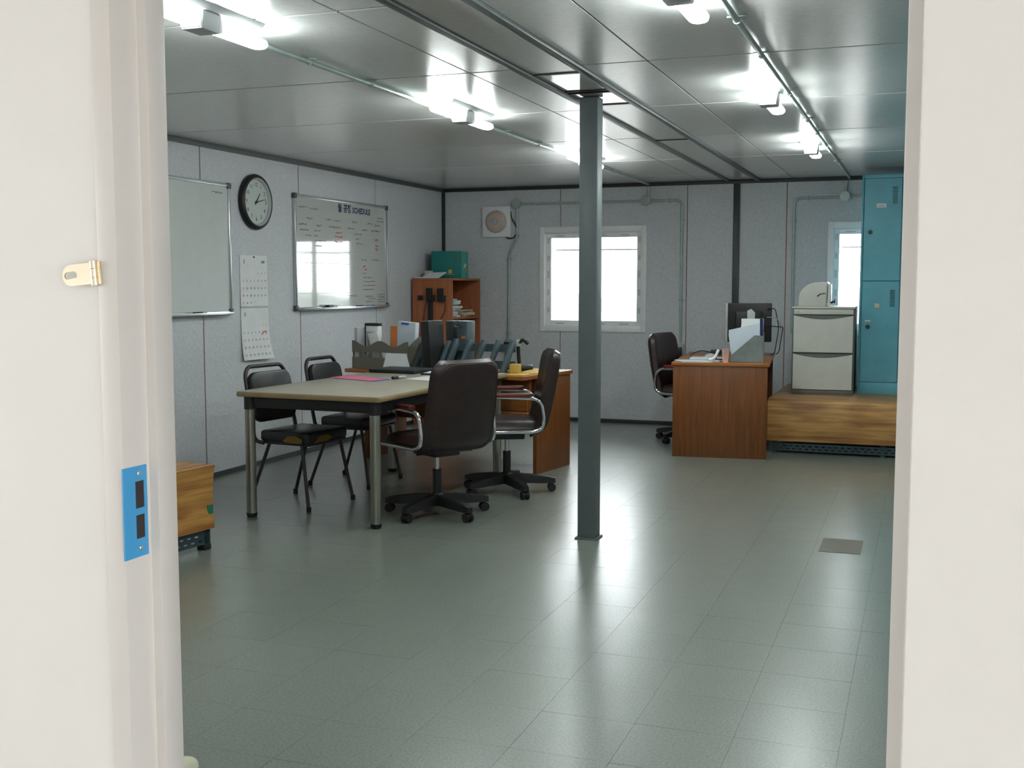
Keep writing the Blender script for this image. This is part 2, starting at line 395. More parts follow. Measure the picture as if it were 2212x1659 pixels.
# ---- windows
def window(name, W, label):
    x0, x1, z0, z1 = W; w = thing(name, label, 'window', ((x0 + x1) / 2, YB, z0), kind='structure')
    hw = (x1 - x0) / 2; h = z1 - z0
    def ring(b, a0, a1, c0, c1, t, y0, y1):
        b.box(a0, a0 + t, y0, y1, c0, c1, bev=0.003); b.box(a1 - t, a1, y0, y1, c0, c1, bev=0.003)
        b.box(a0 + t, a1 - t, y0, y1, c0, c0 + t, bev=0.003); b.box(a0 + t, a1 - t, y0, y1, c1 - t, c1, bev=0.003)
    c = B(); ring(c, -hw - 0.036, hw + 0.036, -0.046, h + 0.046, 0.05, -0.014, 0.0); c.obj('casing', M_vinyl, w)
    r = B(); ring(r, -hw, hw, 0, h, 0.012, 0.0, 0.095); r.obj('window_frame', M_vinyl, w)
    sw = 0.05
    for nm, a0, a1, yy in (('rear', -hw + 0.012, 0.01, 0.055), ('front', -0.065, hw - 0.012, 0.012)):
        s_ = B(); ring(s_, a0, a1, 0.012, h - 0.012, sw, yy, yy + 0.03); so = s_.obj('sash', M_vinyl, w)
        B().box(a0 + sw - 0.004, a1 - sw + 0.004, yy + 0.013, yy + 0.017, 0.012 + sw - 0.004, h - 0.012 - sw + 0.004).obj('pane', M_glass, so, smooth=False)
        pr = B()
        for q in range(5):
            zz = 0.14 + q * 0.17; xx = a0 + 0.014 if nm == 'rear' else a1 - 0.036
            for t in range(3): pr.box(xx + t * 0.008, xx + t * 0.008 + 0.004, yy - 0.0012, yy + 0.0, zz, zz + 0.05 + 0.01 * (q % 3))
        for q in range(2):
            xx = a0 + 0.1 + q * 0.24
            for zz in (0.028, h - 0.045): pr.box(xx, xx + 0.09, yy - 0.0012, yy, zz, zz + 0.008)
        pr.obj('film_print', M_grey, so, smooth=False)
    gb = B().box(-hw + 0.0, hw, 0.13, 0.145, h - 0.185, h - 0.17).box(-hw, -hw + 0.012, 0.098, 0.145, h - 0.185, h - 0.17).box(hw - 0.012, hw, 0.098, 0.145, h - 0.185, h - 0.17)
    gb.obj('guard_bar', M_alu, w)
    return w
window('window_1', W1, 'white sliding window behind the steel column')
window('window_2', W2, 'white sliding window partly hidden by the teal locker')

# ---- door: frame, strike plate, hasp, opened leaf
door = thing('door_1', 'white steel door frame with rebate and leaf folded back outside', 'door', ((DX0 + DX1) / 2, WY, 0), kind='structure')
ox = (DX0 + DX1) / 2
def djamb(side):
    x = (DX0 if side < 0 else DX1) - ox
    # plan profile of the pressed steel jamb (x outward, y inward)
    P = [(0, 0), (0, 0.0485), (0.014, 0.0485), (0.014, 0.085), (-FR, 0.085), (-FR, 0.0)]
    P = [((x + u) if side < 0 else (x - u), v) for u, v in P]
    return B().prism(P, -0.05, DZ, 'z', bev=0.0015)
djamb(-1).obj('jamb', M_jamb, door); djamb(1).obj('jamb', M_jamb, door)
B().box(DX0 - ox - FR, DX1 - ox + FR, 0, 0.085, DZ, DZ + FR, bev=0.0015).obj('head', M_jamb, door)
B().box(DX0 - ox, DX1 - ox, 0.0, 0.085, -0.05, -0.004, bev=0.002).obj('threshold', M_alu, door)
xj = DX0 - ox
sp = B()
for a, b_, c, d in minus((0.008, 0.0425, 1.0155, 1.129), [(0.0205, 0.0365, 1.0385, 1.068), (0.0205, 0.0365, 1.0765, 1.110)]): sp.box(xj, xj + 0.0012, a, b_, c, d)
sp.box(xj - 0.001, xj + 0.0012, -0.0015, 0.008, 1.0155, 1.129)
so = sp.obj('strike_plate', M_bluefilm, door, smooth=False); so['label'] = 'blue film covered strike plate'
for c, d in ((1.0385, 1.068), (1.0765, 1.110)): B().box(xj, xj + 0.0006, 0.0205, 0.0365, c, d).obj('latch_slot', M_hole, so, smooth=False)
for z in (1.0265, 1.1195): B().cyl((xj + 0.0005, 0.028, z), (xj + 0.0022, 0.028, z), 0.0038, 0.002, seg=12).obj('screw', M_brass, so)
# hasp: slotted staple plate with knuckle, slightly tilted, on the frame face
ha = thing('lock_hasp', 'small nickel lock hasp screwed beside the doorway', 'hasp', (-0.937, WY, 1.365)); ha.rotation_euler = (0, math.radians(-5), 0)
hp = B(); bm = hp.bm
outer = arc(-0.031, 0.0, 0.0128, PI / 2, 1.5 * PI, 12) + [(-0.002, -0.0128), (-0.002, 0.0128)]
inner = arc(-0.036, 0.0, 0.0045, PI / 2, 1.5 * PI, 9) + arc(-0.026, 0.0, 0.0045, -PI / 2, PI / 2, 4)[1:]
def holed(bm_, outer, inner, y0, y1):
    t = bmesh.new(); E = []
    for lp in (outer, inner):
        V = [t.verts.new((u, y0, v)) for u, v in lp]
        for i in range(len(V)): E.append(t.edges.new((V[i], V[(i + 1) % len(V)])))
    bmesh.ops.triangle_fill(t, edges=E, use_beauty=True)
    f = t.faces[:]; r = bmesh.ops.extrude_face_region(t, geom=f)
    vv = [e for e in r['geom'] if isinstance(e, bmesh.types.BMVert)]
    bmesh.ops.translate(t, vec=(0, y1 - y0, 0), verts=vv); bmesh.ops.recalc_face_normals(t, faces=t.faces[:])
    return t
hp._add(holed(bm, outer, inner, -0.0062, -0.0042))
hp.obj('hasp_plate', M_brass, ha)
for z0, z1 in ((-0.0145, -0.0055), (-0.005, 0.005), (0.0055, 0.0145)): B().cyl((0.002, -0.0042, z0), (0.002, -0.0042, z1), 0.0042, seg=14).obj('knuckle', M_brass, ha)
B().box(0.0, 0.010, -0.0015, 0.0, -0.0135, 0.0135).obj('fixing_leaf', M_brass, ha)
# leaf, opened 180 degrees flat against the outer wall (hinges on the locker side)
lf = B().box(DX1 - ox + 0.001, DX1 - ox + 0.89, -0.046, -0.004, 0.01, DZ - 0.01, bev=0.002)
lfo = lf.obj('door_leaf', M_wht, door)
for z in (0.25, 0.65, 1.85): B().cyl((DX1 - ox + 0.002, -0.006, z - 0.05), (DX1 - ox + 0.002, -0.006, z + 0.05), 0.006, seg=12).obj('hinge', M_alu, lfo)
B().cyl((DX1 - ox + 0.83, -0.05, 1.0), (DX1 - ox + 0.83, -0.10, 1.0), 0.012, seg=14).cyl((DX1 - ox + 0.83, -0.095, 1.0), (DX1 - ox + 0.71, -0.095, 1.0), 0.009, seg=12).obj('lever_handle', M_alu, lfo)

# ---- outdoors: ground, unseen eave and cabin added to shade the front, hill behind
tag(B().box(-90, 90, -90, 140, -0.6, -0.4).obj('ground', M_ground, smooth=False), 'dusty bare ground outside the cabin', 'ground', kind='structure')
tag(B().box(-3.2, 3.2, -3.2, 1.1, -0.4, -0.15, bev=0.01).obj('walkway', M_ground, smooth=False), 'raised concrete walkway in front of the doorway', 'walkway', kind='structure')
eave = thing('shade_eave', 'unseen white sheet eave added over the walkway to shade the outer wall', 'roof', (0, WY, 2.46), kind='structure')
B().box(-7.0, 5.0, -3.0, -0.0, 0.05, 0.12).obj('shade_eave_sheet', M_wht, eave, smooth=False)  # unseen roof, added to keep sky light off the front wall
for x in (-6.8, -4.9, -2.4, 2.9): B().box(x - 0.03, x + 0.03, -2.98, -2.92, -2.86, 0.05).obj('shade_eave_post', M_post, eave)
op = thing('cabin', 'unseen white prefab cabin added across the alley to shade the outer wall', 'building', (0, -2.1, -0.4))
B().box(-6, 6, -2.5, 0, 0, 2.9).obj('shade_cabin_wall', M_wht, op, smooth=False)  # unseen block, added to narrow the sky gap beside the eave
B().box(-6.1, 6.1, -2.6, 0.1, 2.9, 3.05).obj('shade_cabin_roof', M_trimg, op, smooth=False)
hb = B()
def hillf(u, v):
    x = -70 + 120 * u; y = 50 + 50 * v
    h = 5.0 * math.exp(-((x + 40) / 10) ** 2) + 1.2 * math.sin(x * 0.35) + 0.8 * math.sin(x * 0.9 + 1)
    return (x, y, -0.45 + max(0, h) * math.sin(PI * min(1, max(0, v))) )
hb.grid(hillf, 60, 10); tag(hb.obj('hill', M_hill), 'low wooded hill beyond the window', 'hill', kind='structure')

# ------------------------------------------------------------------ steel column
co = thing('steel_column', 'square grey painted steel column standing mid-room', 'column', (-1.653, 5.70, 0))
B().box(-0.049, 0.049, -0.049, 0.049, 0.008, H - 0.004, bev=0.004).obj('shaft', M_post, co)
B().box(-0.062, 0.062, -0.058, 0.058, 0.0, 0.008, bev=0.002).obj('base_plate', M_post, co)

# ------------------------------------------------------------------ ceiling lamps
def make_lamp(label):
    t = thing('ceiling_lamp', label, 'lamp', group='fluorescent ceiling lamps')
    B().prism([(-0.075, 0), (0.075, 0), (0.055, -0.022), (-0.055, -0.022)], -0.30, 0.30, 'y', bev=0.003).obj('base_plate', M_fix, t)
    B().prism([(-0.05, -0.022), (0.05, -0.022), (0.042, -0.085), (-0.042, -0.085)], -0.055, 0.055, 'y', bev=0.004).obj('lamp_holder', M_fix, t)
    for s in (-1, 1):
        b = B()
        P = [(-0.02, s * 0.055, -0.056), (-0.02, s * 0.36, -0.056)] + [(-0.02 * math.cos(a), s * (0.36 + 0.02 * math.sin(a)), -0.056) for a in [PI * k / 6 for k in range(1, 6)]] + [(0.02, s * 0.36, -0.056), (0.02, s * 0.055, -0.056)]
        b.tube(P, 0.0165, seg=12); b.obj('lamp_tube', M_lamp, t)
        B().box(-0.043, 0.043, s * 0.05 - 0.012, s * 0.05 + 0.022 * (1 if s > 0 else 1), -0.08, -0.03, bev=0.006).obj('tube_socket', M_vinyl, t)
    return t
spots = [(-2.405, 3.40, 'fluorescent lamp on the ceiling above the wooden bench'), (-2.405, 5.78, 'fluorescent lamp on the ceiling above the meeting table'), (-2.405, 8.16, 'fluorescent lamp on the ceiling partly hidden by the steel column'),
         (-0.755, 3.55, 'out-of-view fluorescent lamp added for room light on the ceiling just inside the doorway'), (-0.755, 5.76, 'fluorescent lamp on the ceiling across from the steel column'), (-0.755, 7.97, 'fluorescent lamp on the ceiling in front of the teal locker')]  # first lamp here is out of view, added to light the room
lamp0 = None
for x, y, lb in spots:
    if lamp0 is None: lamp0 = make_lamp(lb); lamp0.location = (x, y, H)
    else: dup(lamp0, (x, y, H), 0, lb)

# ------------------------------------------------------------------ conduits and junction boxes
def fillet(P, r=0.06, n=6):
    out = [Vector(P[0])]
    for i in range(1, len(P) - 1):
        p = Vector(P[i]); a = (Vector(P[i - 1]) - p); b_ = (Vector(P[i + 1]) - p); rr = min(r, a.length * 0.45, b_.length * 0.45)
        a = p + a.normalized() * rr; b_ = p + b_.normalized() * rr
        for k in range(n + 1):
            t = k / n; out.append(a * (1 - t) ** 2 + p * 2 * t * (1 - t) + b_ * t * t)
    return out + [Vector(P[-1])]
def conduit(label, P, clips, r=0.011, jboxes=()):
    t = thing('conduit', label, 'conduit', P[0]); o = Vector(P[0])
    B().tube([p - o for p in fillet(P)], r, seg=10).obj('pipe', M_cond, t)
    for c, ax in clips:
        c = Vector(c) - o; b = B()
        if ax == 'ceil': b.box(c.x - 0.035, c.x + 0.035, c.y - 0.008, c.y + 0.008, c.z + r - 0.003, c.z + r + 0.003).tube([(c.x + (r + 0.002) * math.cos(a), c.y, c.z + (r + 0.002) * math.sin(a)) for a in [PI + PI * k / 8 for k in range(9)]], 0.003, seg=6)
        elif ax == 'wallv': b.box(c.x - 0.03, c.x + 0.03, c.y + r - 0.003, c.y + r + 0.003, c.z - 0.008, c.z + 0.008).tube([(c.x + (r + 0.002) * math.cos(a), c.y + (r + 0.002) * math.sin(a), c.z) for a in [PI + PI * k / 8 for k in range(9)]], 0.003, seg=6)
        else: b.box(c.x - 0.008, c.x + 0.008, c.y + r - 0.003, c.y + r + 0.003, c.z - 0.03, c.z + 0.03).tube([(c.x, c.y + (r + 0.002) * math.sin(a), c.z + (r + 0.002) * math.cos(a)) for a in [PI + PI * k / 8 for k in range(9)]], 0.003, seg=6)
        b.obj('clip', M_cond, t)
    return t
zc = H - 0.0175; yc = YB - 0.0175
conduit('galvanised conduit along the ceiling between the lamps above the table', [(-2.50, YF + 0.02, zc), (-2.50, YB - 0.045, zc)], [((-2.50, y, zc), 'ceil') for y in (2.4, 4.3, 4.87, 6.7, 7.33, 9.3)])
conduit('galvanised conduit along the ceiling towards the teal locker', [(-0.665, YF + 0.02, zc), (-0.665, YB - 0.045, zc)], [((-0.665, y, zc), 'ceil') for y in (2.4, 4.16, 4.82, 5.8, 6.78, 7.35, 8.07, 9.2)])
conduit('conduit across the window wall from the fan to beyond the window', [(-3.836 + 0.03, yc, 2.145), (-2.178, yc, 2.142), (-2.178, yc, 0.80)], [((-2.30, yc, 2.142), 'wallh'), ((-2.178, yc, 1.95), 'wallv'), ((-3.39, yc, 2.145), 'wallh'), ((-2.178, yc, 1.2), 'wallv')])
conduit('bent conduit down the window wall beside the fan', [(-3.836, yc, 2.145 - 0.03), (-3.836, yc, 1.80), (-3.92, yc, 1.66), (-3.925, yc, 0.80)], [((-3.836, yc, 1.83), 'wallv'), ((-3.92, yc, 1.60), 'wallv'), ((-3.925, yc, 0.86), 'wallv')])
conduit('short conduit from the ceiling down to the junction box above the window', [(-2.50, yc, H - 0.04), (-2.50, yc, 2.17)], [])
conduit('conduit on the window wall above the filing cabinet', [(-0.701 - 0.03, yc, 2.132), (-1.145, yc, 2.132), (-1.145, yc, 0.9)], [((-1.02, yc, 2.132), 'wallh'), ((-1.145, yc, 1.93), 'wallv')])
conduit('conduit stub running behind the teal locker', [(-0.701 + 0.03, yc, 2.142), (0.6, yc, 2.142)], [])
conduit('short conduit from the ceiling down to the white junction box', [(-0.685, yc, H - 0.04), (-0.698, yc, 2.17)], [])
def jbox(label, x, z, m):
    t = thing('junction_box', label, 'box', (x, YB, z), group='round junction boxes')
    R = Matrix.Rotation(PI / 2, 4, 'X')
    B().lathe([(0.040, 0), (0.040, 0.038)], 24, R).obj('body', m, t); B().lathe([(0.046, 0.038), (0.047, 0.041), (0.044, 0.048), (0.03, 0.05)], 24, R).obj('lid', m, t)
jbox('round grey junction box beside the exhaust fan', -3.836, 2.145, M_jbox)
jbox('round grey junction box above the window behind the column', -2.525, 2.145, M_jbox)
jbox('round white junction box beside the teal locker', -0.701, 2.139, M_jboxw)

# ------------------------------------------------------------------ exhaust fan
fa = thing('exhaust_fan', 'square white wall exhaust fan with round smoky cover', 'fan', (-4.052, YB, 1.974))
B().box(-0.151, 0.151, -0.035, 0, -0.153, 0.153, bev=0.008).obj('housing', M_vinyl, fa)
R = Matrix.Rotation(PI / 2, 4, 'X')
B().lathe([(0.112, 0.035), (0.110, 0.045), (0.10, 0.056), (0.07, 0.066), (0.035, 0.07)], 36, R).obj('cover', M_fan, fa)
B().lathe([(0.034, 0.07), (0.03, 0.079), (0.015, 0.083)], 24, R).obj('hub', M_grey, fa)
B().box(-0.11, 0.11, -0.069, -0.062, -0.003, 0.003).obj('cross_bar', M_grey, fa)
cb = B(); cb.tube(fillet([(0.151, -0.02, 0.10), (0.158, -0.018, 0.03), (0.20, -0.016, -0.03), (0.215, -0.03, -0.06)], 0.05), 0.006, seg=8)
cb.tube(fillet([(0.10, -0.02, -0.153), (0.125, -0.018, -0.168), (0.18, -0.018, -0.165), (0.205, -0.02, -0.13)], 0.04), 0.006, seg=8); cb.obj('cable', M_black, fa)

# ------------------------------------------------------------------ things on the left wall (plane: u = +Y, v = Z, out = +X)
def wallM(y, z, out=0.0): return Matrix.Translation((out, y, z)) @ Matrix(((0, 0, 1, 0), (1, 0, 0, 0), (0, 1, 0, 0), (0, 0, 0, 1)))
def whiteboard(name, label, y0, y1, z0, z1, surf):
    t = thing(name, label, 'whiteboard', (XL, (y0 + y1) / 2, z0)); hw = (y1 - y0) / 2; h = z1 - z0; fw_ = 0.024
    B().box(0.002, 0.016, -hw + 0.01, hw - 0.01, 0.01, h - 0.01).obj('panel', surf, t, smooth=False)
    for a in ((0, 0.026, -hw + fw_, hw - fw_, 0, fw_), (0, 0.026, -hw + fw_, hw - fw_, h - fw_, h), (0, 0.026, -hw, -hw + fw_, fw_, h - fw_), (0, 0.026, hw - fw_, hw, fw_, h - fw_)):
        B().box(*a, bev=0.006).obj('frame', M_alu, t)
    for sy in (-1, 1):
        for z in (0, h - 0.034): B().box(-0.0, 0.03, sy * (hw - 0.012) - 0.022, sy * (hw - 0.012) + 0.022, z - 0.004, z + 0.038, bev=0.006).obj('corner_cap', M_trimg, t)
    B().box(0.026, 0.072, -hw + 0.05, hw - 0.05, 0.0, 0.006, bev=0.002).box(0.066, 0.072, -hw + 0.05, hw - 0.05, 0.004, 0.016, bev=0.002).obj('tray', M_alu, t)
    return t
wb1 = whiteboard('whiteboard', 'blank matt whiteboard left of the wall clock with a silver frame', 5.25, 6.835, 1.141, 2.058, M_boardm)
sb = B(); Mq = wallM(0, 0, 0.0166)
for k in range(1): scribble(sb, 0.58, 0.845, 0.13, 0.012, Mq, 5, 0.002)
sb.obj('writing', M_ink, wb1)
wb2 = whiteboard('schedule_board', 'glossy whiteboard headed SCHEDULE, filled with ruled columns of notes', 7.70, 9.31, 1.146, 2.058, M_board)
hw, hh = 0.805, 0.912
text_mesh([('월', -0.13, 0, 0.075), ('공정', 0.0, 0, 0.075), ('SCHEDULE', 0.255, -0.004, 0.068)], 'title', M_inkb, wb2, wallM(0.06, 0.838, 0.0162), bold=0.0022)
bx = B()
for k, u in enumerate((-0.24, -0.17)):
    for (a, b_, c, d) in ((0, 0.05, 0, 0.003), (0, 0.05, 0.062, 0.065), (0, 0.003, 0, 0.065), (0.047, 0.05, 0, 0.065)): bx.box(0.0160, 0.0166, u + a, u + b_, 0.806 + c, 0.806 + d)
bx.obj('title_boxes', M_grey, wb2, smooth=False)
ln = B()
for v in (0.775, 0.70, 0.655): ln.box(0.0160, 0.0165, -0.78, 0.78, v, v + 0.0022)
for v in (0.46, 0.375, 0.13): ln.box(0.0160, 0.0165, -0.78, 0.78, v, v + 0.003)
for v in [0.62 - 0.04 * k for k in range(4)] + [0.345 - 0.035 * k for k in range(6)]: ln.box(0.0160, 0.0163, -0.78, 0.78, v, v + 0.0012)
for u in (0.02,): ln.box(0.0160, 0.0165, u, u + 0.002, 0.13, 0.70)
ln.obj('ruled_lines', M_grey, wb2, smooth=False)
def notes(name, m, items, r=0.0016):
    b = B()
    for k, (u, v, w, h_) in enumerate(items): scribble(b, u, v, w, h_, Mq, 40 + k * 7 + len(name), r)
    b.obj(name, m, wb2)['kind'] = 'stuff'
rn = random.Random(3)
notes('ink_notes', M_ink, [(-0.74, 0.815, 0.15, 0.018), (-0.56, 0.808, 0.12, 0.014)] + [(u, 0.735 + rn.uniform(-.008, .008), 0.10, 0.014) for u in (-0.62, -0.30, -0.16, 0.14, 0.42, 0.56)] + [(0.62, 0.795, 0.1, 0.012), (0.6, 0.765, 0.14, 0.014)] +
      [(-0.74 + rn.uniform(0, .3) + 0.02, 0.635 - 0.04 * k, rn.uniform(.08, .14), 0.012) for k in range(4)] + [(-0.5, 0.635 - 0.04 * k, rn.uniform(.05, .12), 0.012) for k in range(4)] + [(0.10 + rn.uniform(0, .15), 0.635 - 0.04 * k, rn.uniform(.06, .16), 0.012) for k in range(3)] +
      [(0.3 + rn.uniform(0, .05), 0.30 - 0.035 * k, rn.uniform(.08, .25), 0.01) for k in range(5)] + [(0.05 + 0.0 * k, 0.105 - 0.026 * k, 0.16, 0.010) for k in range(1)] + [(0.38 + 0.05 * (k % 2), 0.10 - 0.024 * k, 0.14, 0.012) for k in range(3)] + [(0.62, 0.112 - 0.022 * k, 0.13, 0.012) for k in range(4)])
notes('green_notes', M_inkg, [(u, 0.678, w, 0.016) for u, w in ((-0.74, .12), (-0.46, .08), (-0.26, .2), (0.06, .12), (0.32, .1), (0.5, .16))] + [(u, 0.42, w, 0.014) for u, w in ((0.3, .1), (0.5, .16))], 0.0022)
notes('red_notes', M_inkr, [(-0.15, 0.635, 0.12, 0.016), (-0.16, 0.60, 0.13, 0.016), (-0.17, 0.56, 0.14, 0.016), (0.56, 0.60, 0.06, 0.022), (0.57, 0.545, 0.06, 0.022), (0.57, 0.515, 0.05, 0.022), (0.33, 0.36, 0.05, 0.02), (0.36, 0.335, 0.05, 0.018)], 0.0024)
# on the trays
def marker(label, y, z, m, cap, ln_=0.12, rz=0.0, x=XL + 0.045):
    t = thing('marker_pen', label, 'marker', (x, y, z), rz, group='markers on the board trays')
    B().cyl((0, -ln_ / 2, 0), (0, ln_ * 0.15, 0), 0.009, seg=14).obj('barrel', m, t); B().cyl((0, ln_ * 0.15, 0), (0, ln_ / 2, 0), 0.0098, 0.0085, seg=14).obj('cap', cap, t)
marker('white marker with blue cap on the schedule board tray', 8.72, 1.161, M_black, M_blue, 0.16, 0.1)
marker('light blue marker on the schedule board tray', 8.92, 1.161, M_bluefilm, M_blue, 0.14)
marker('black marker on the blank whiteboard tray', 6.42, 1.156, M_black, M_grey, 0.14)
er = thing('board_eraser', 'dark felt eraser on the schedule board tray', 'eraser', (XL + 0.046, 8.22, 1.152))
B().box(-0.018, 0.018, -0.075, 0.0, 0, 0.03, bev=0.004).obj('felt', M_trim, er); B().box(-0.017, 0.017, 0.001, 0.075, 0, 0.028, bev=0.004).obj('grip', M_grey, er)
# clock
ck = thing('wall_clock', 'round wall clock with thick black rim showing ten past one', 'clock', (XL, 7.163, 1.952))
Rx = Matrix.Rotation(PI / 2, 4, 'Y')
B().lathe([(0.185, 0.0), (0.200, 0.004), (0.203, 0.022), (0.196, 0.038), (0.185, 0.046), (0.174, 0.046), (0.174, 0.0)], 56, Rx, ring=True).obj('rim', M_black, ck)
B().lathe([(0.174, 0.030), (0.174, 0.044), (0.163, 0.036), (0.158, 0.026), (0.16, 0.024)], 56, Rx, ring=True).obj('inner_ring', M_grey, ck)
B().lathe([(0.17, 0.004), (0.17, 0.024)], 56, Rx).obj('face', M_clockf, ck)
text_mesh([(str(k), 0.125 * math.sin(k * PI / 6), 0.125 * math.cos(k * PI / 6), 0.042) for k in range(1, 13)], 'numerals', M_ink, ck, wallM(0, 0, 0.0243))
def hand(name, ang, L_, w, x):
    d = Vector((math.sin(ang), math.cos(ang))); n_ = Vector((d.y, -d.x)); P = [(-d * 0.025 + n_ * w), (d * L_ + n_ * w * .4), (d * L_ - n_ * w * .4), (-d * 0.025 - n_ * w)]
    B().prism([(p.x, p.y) for p in P], x, x + 0.0015, 'x').obj(name, M_black, ck, smooth=False)
hand('hour_hand', math.radians(37), 0.08, 0.005, 0.027); hand('minute_hand', math.radians(78), 0.125, 0.004, 0.030)
B().lathe([(0.008, 0.024), (0.008, 0.034)], 16, Rx).obj('centre_pin', M_black, ck)
# calendar
ca = thing('wall_calendar', 'long two-month paper calendar pinned below the clock', 'calendar', (XL, 7.143, 1.18))
def page(z0, z1, y0, y1, lift):
    return B().grid(lambda u, v: (0.004 + lift * (1 - v) ** 3 * (0.6 + 0.8 * u), y0 + (y1 - y0) * u, z0 + (z1 - z0) * v), 8, 12)
page(0.012, 0.382, -0.178, 0.178, 0.006).obj('upper_page', M_paper, ca, solid=0.001)
page(-0.382, 0.0, -0.178, 0.182, 0.035).obj('lower_page', M_paper, ca, solid=0.001)
B().box(0.001, 0.009, -0.18, 0.18, -0.002, 0.014, bev=0.002).obj('binding', M_grey, ca)
B().lathe([(0.006, 0.004), (0.005, 0.012)], 12, Matrix.Translation((0, 0.0, 0.37)) @ Rx).obj('pin', M_black, ca)
items = []; red = []
for base, ndays in ((0.30, 28), (-0.08, 31)):
    dd = 1
    wd = 4; row = 0
    while dd <= ndays:
        tgt = red if wd == 0 else items
        tgt.append((str(dd), -0.145 + wd * 0.048, base - 0.05 - row * 0.054, 0.022)); dd += 1; wd += 1
        if wd == 7: wd = 0; row += 1
text_mesh([i for i in items if i[2] > 0], 'dates', M_inkc, ca, wallM(0, 0, 0.0085))['kind'] = 'stuff'; text_mesh([i for i in red if i[2] > 0], 'sundays', M_inkp, ca, wallM(0, 0, 0.0085))
def bendM(o):
    for v in o.data.vertices:
        t = (v.co.z + 0.382) / 0.382
        u = (v.co.y + 0.178) / 0.36; v.co.x += 0.035 * (1 - t) ** 3 * (0.6 + 0.8 * u)
dto = text_mesh([i for i in items if i[2] < 0], 'dates', M_inkc, ca, wallM(0, 0, 0.0065)); bendM(dto); dto['kind'] = 'stuff'; bendM(text_mesh([i for i in red if i[2] < 0], 'sundays', M_inkp, ca, wallM(0, 0, 0.0065)))
cm = B(); cm.tube([(0.019 + 0.001 * k, 0.095 + 0.03 * math.cos(k), -0.19 + 0.016 * math.sin(k * 1.7)) for k in range(7)], 0.0018, seg=5); cm.obj('red_mark', M_inkr, ca)
text_mesh([('2', -0.13, 0.335, 0.04), ('2007', 0.12, 0.335, 0.024), ('3', -0.13, -0.05, 0.04)], 'month', M_ink, ca, wallM(0, 0, 0.0075))

# ------------------------------------------------------------------ meeting table
TZ = 0.7375
tt = thing('meeting_table', 'long beige topped meeting table on round steel legs', 'table', (-3.205, 6.385, 0), math.radians(-2.2))
tw, tl = 0.94, 1.83
B().box(-tw / 2 + 0.006, tw / 2 - 0.006, -tl / 2 + 0.006, tl / 2 - 0.006, TZ - 0.004, TZ, bev=0.001).obj('tabletop', M_tabletop, tt)
B().prism(rrect(tw, tl, 0.02), TZ - 0.030, TZ - 0.004, 'z', bev=0.006).obj('edge_band', M_tedge, tt)
for a in ((-tw / 2 + 0.07, tw / 2 - 0.07, -tl / 2 + 0.045, -tl / 2 + 0.07), (-tw / 2 + 0.07, tw / 2 - 0.07, tl / 2 - 0.07, tl / 2 - 0.045), (-tw / 2 + 0.045, -tw / 2 + 0.07, -tl / 2 + 0.07, tl / 2 - 0.07), (tw / 2 - 0.07, tw / 2 - 0.045, -tl / 2 + 0.07, tl / 2 - 0.07)):
    B().box(*a, TZ - 0.095, TZ - 0.031, bev=0.003).obj('apron', M_black, tt)
for sx in (-1, 1):
    for sy in (-1, 1):
        x = sx * (tw / 2 - 0.058); y = sy * (tl / 2 - 0.058)
        lg = B().cyl((x, y, 0.025), (x, y, TZ - 0.105), 0.030, seg=24).obj('leg', M_steel, tt)
        B().cyl((x, y, 0), (x, y, 0.025), 0.027, 0.033, seg=20).obj('foot', M_rubber, lg)
        B().cyl((x, y, TZ - 0.105), (x, y, TZ - 0.03), 0.033, seg=20).obj('corner_block', M_black, lg)

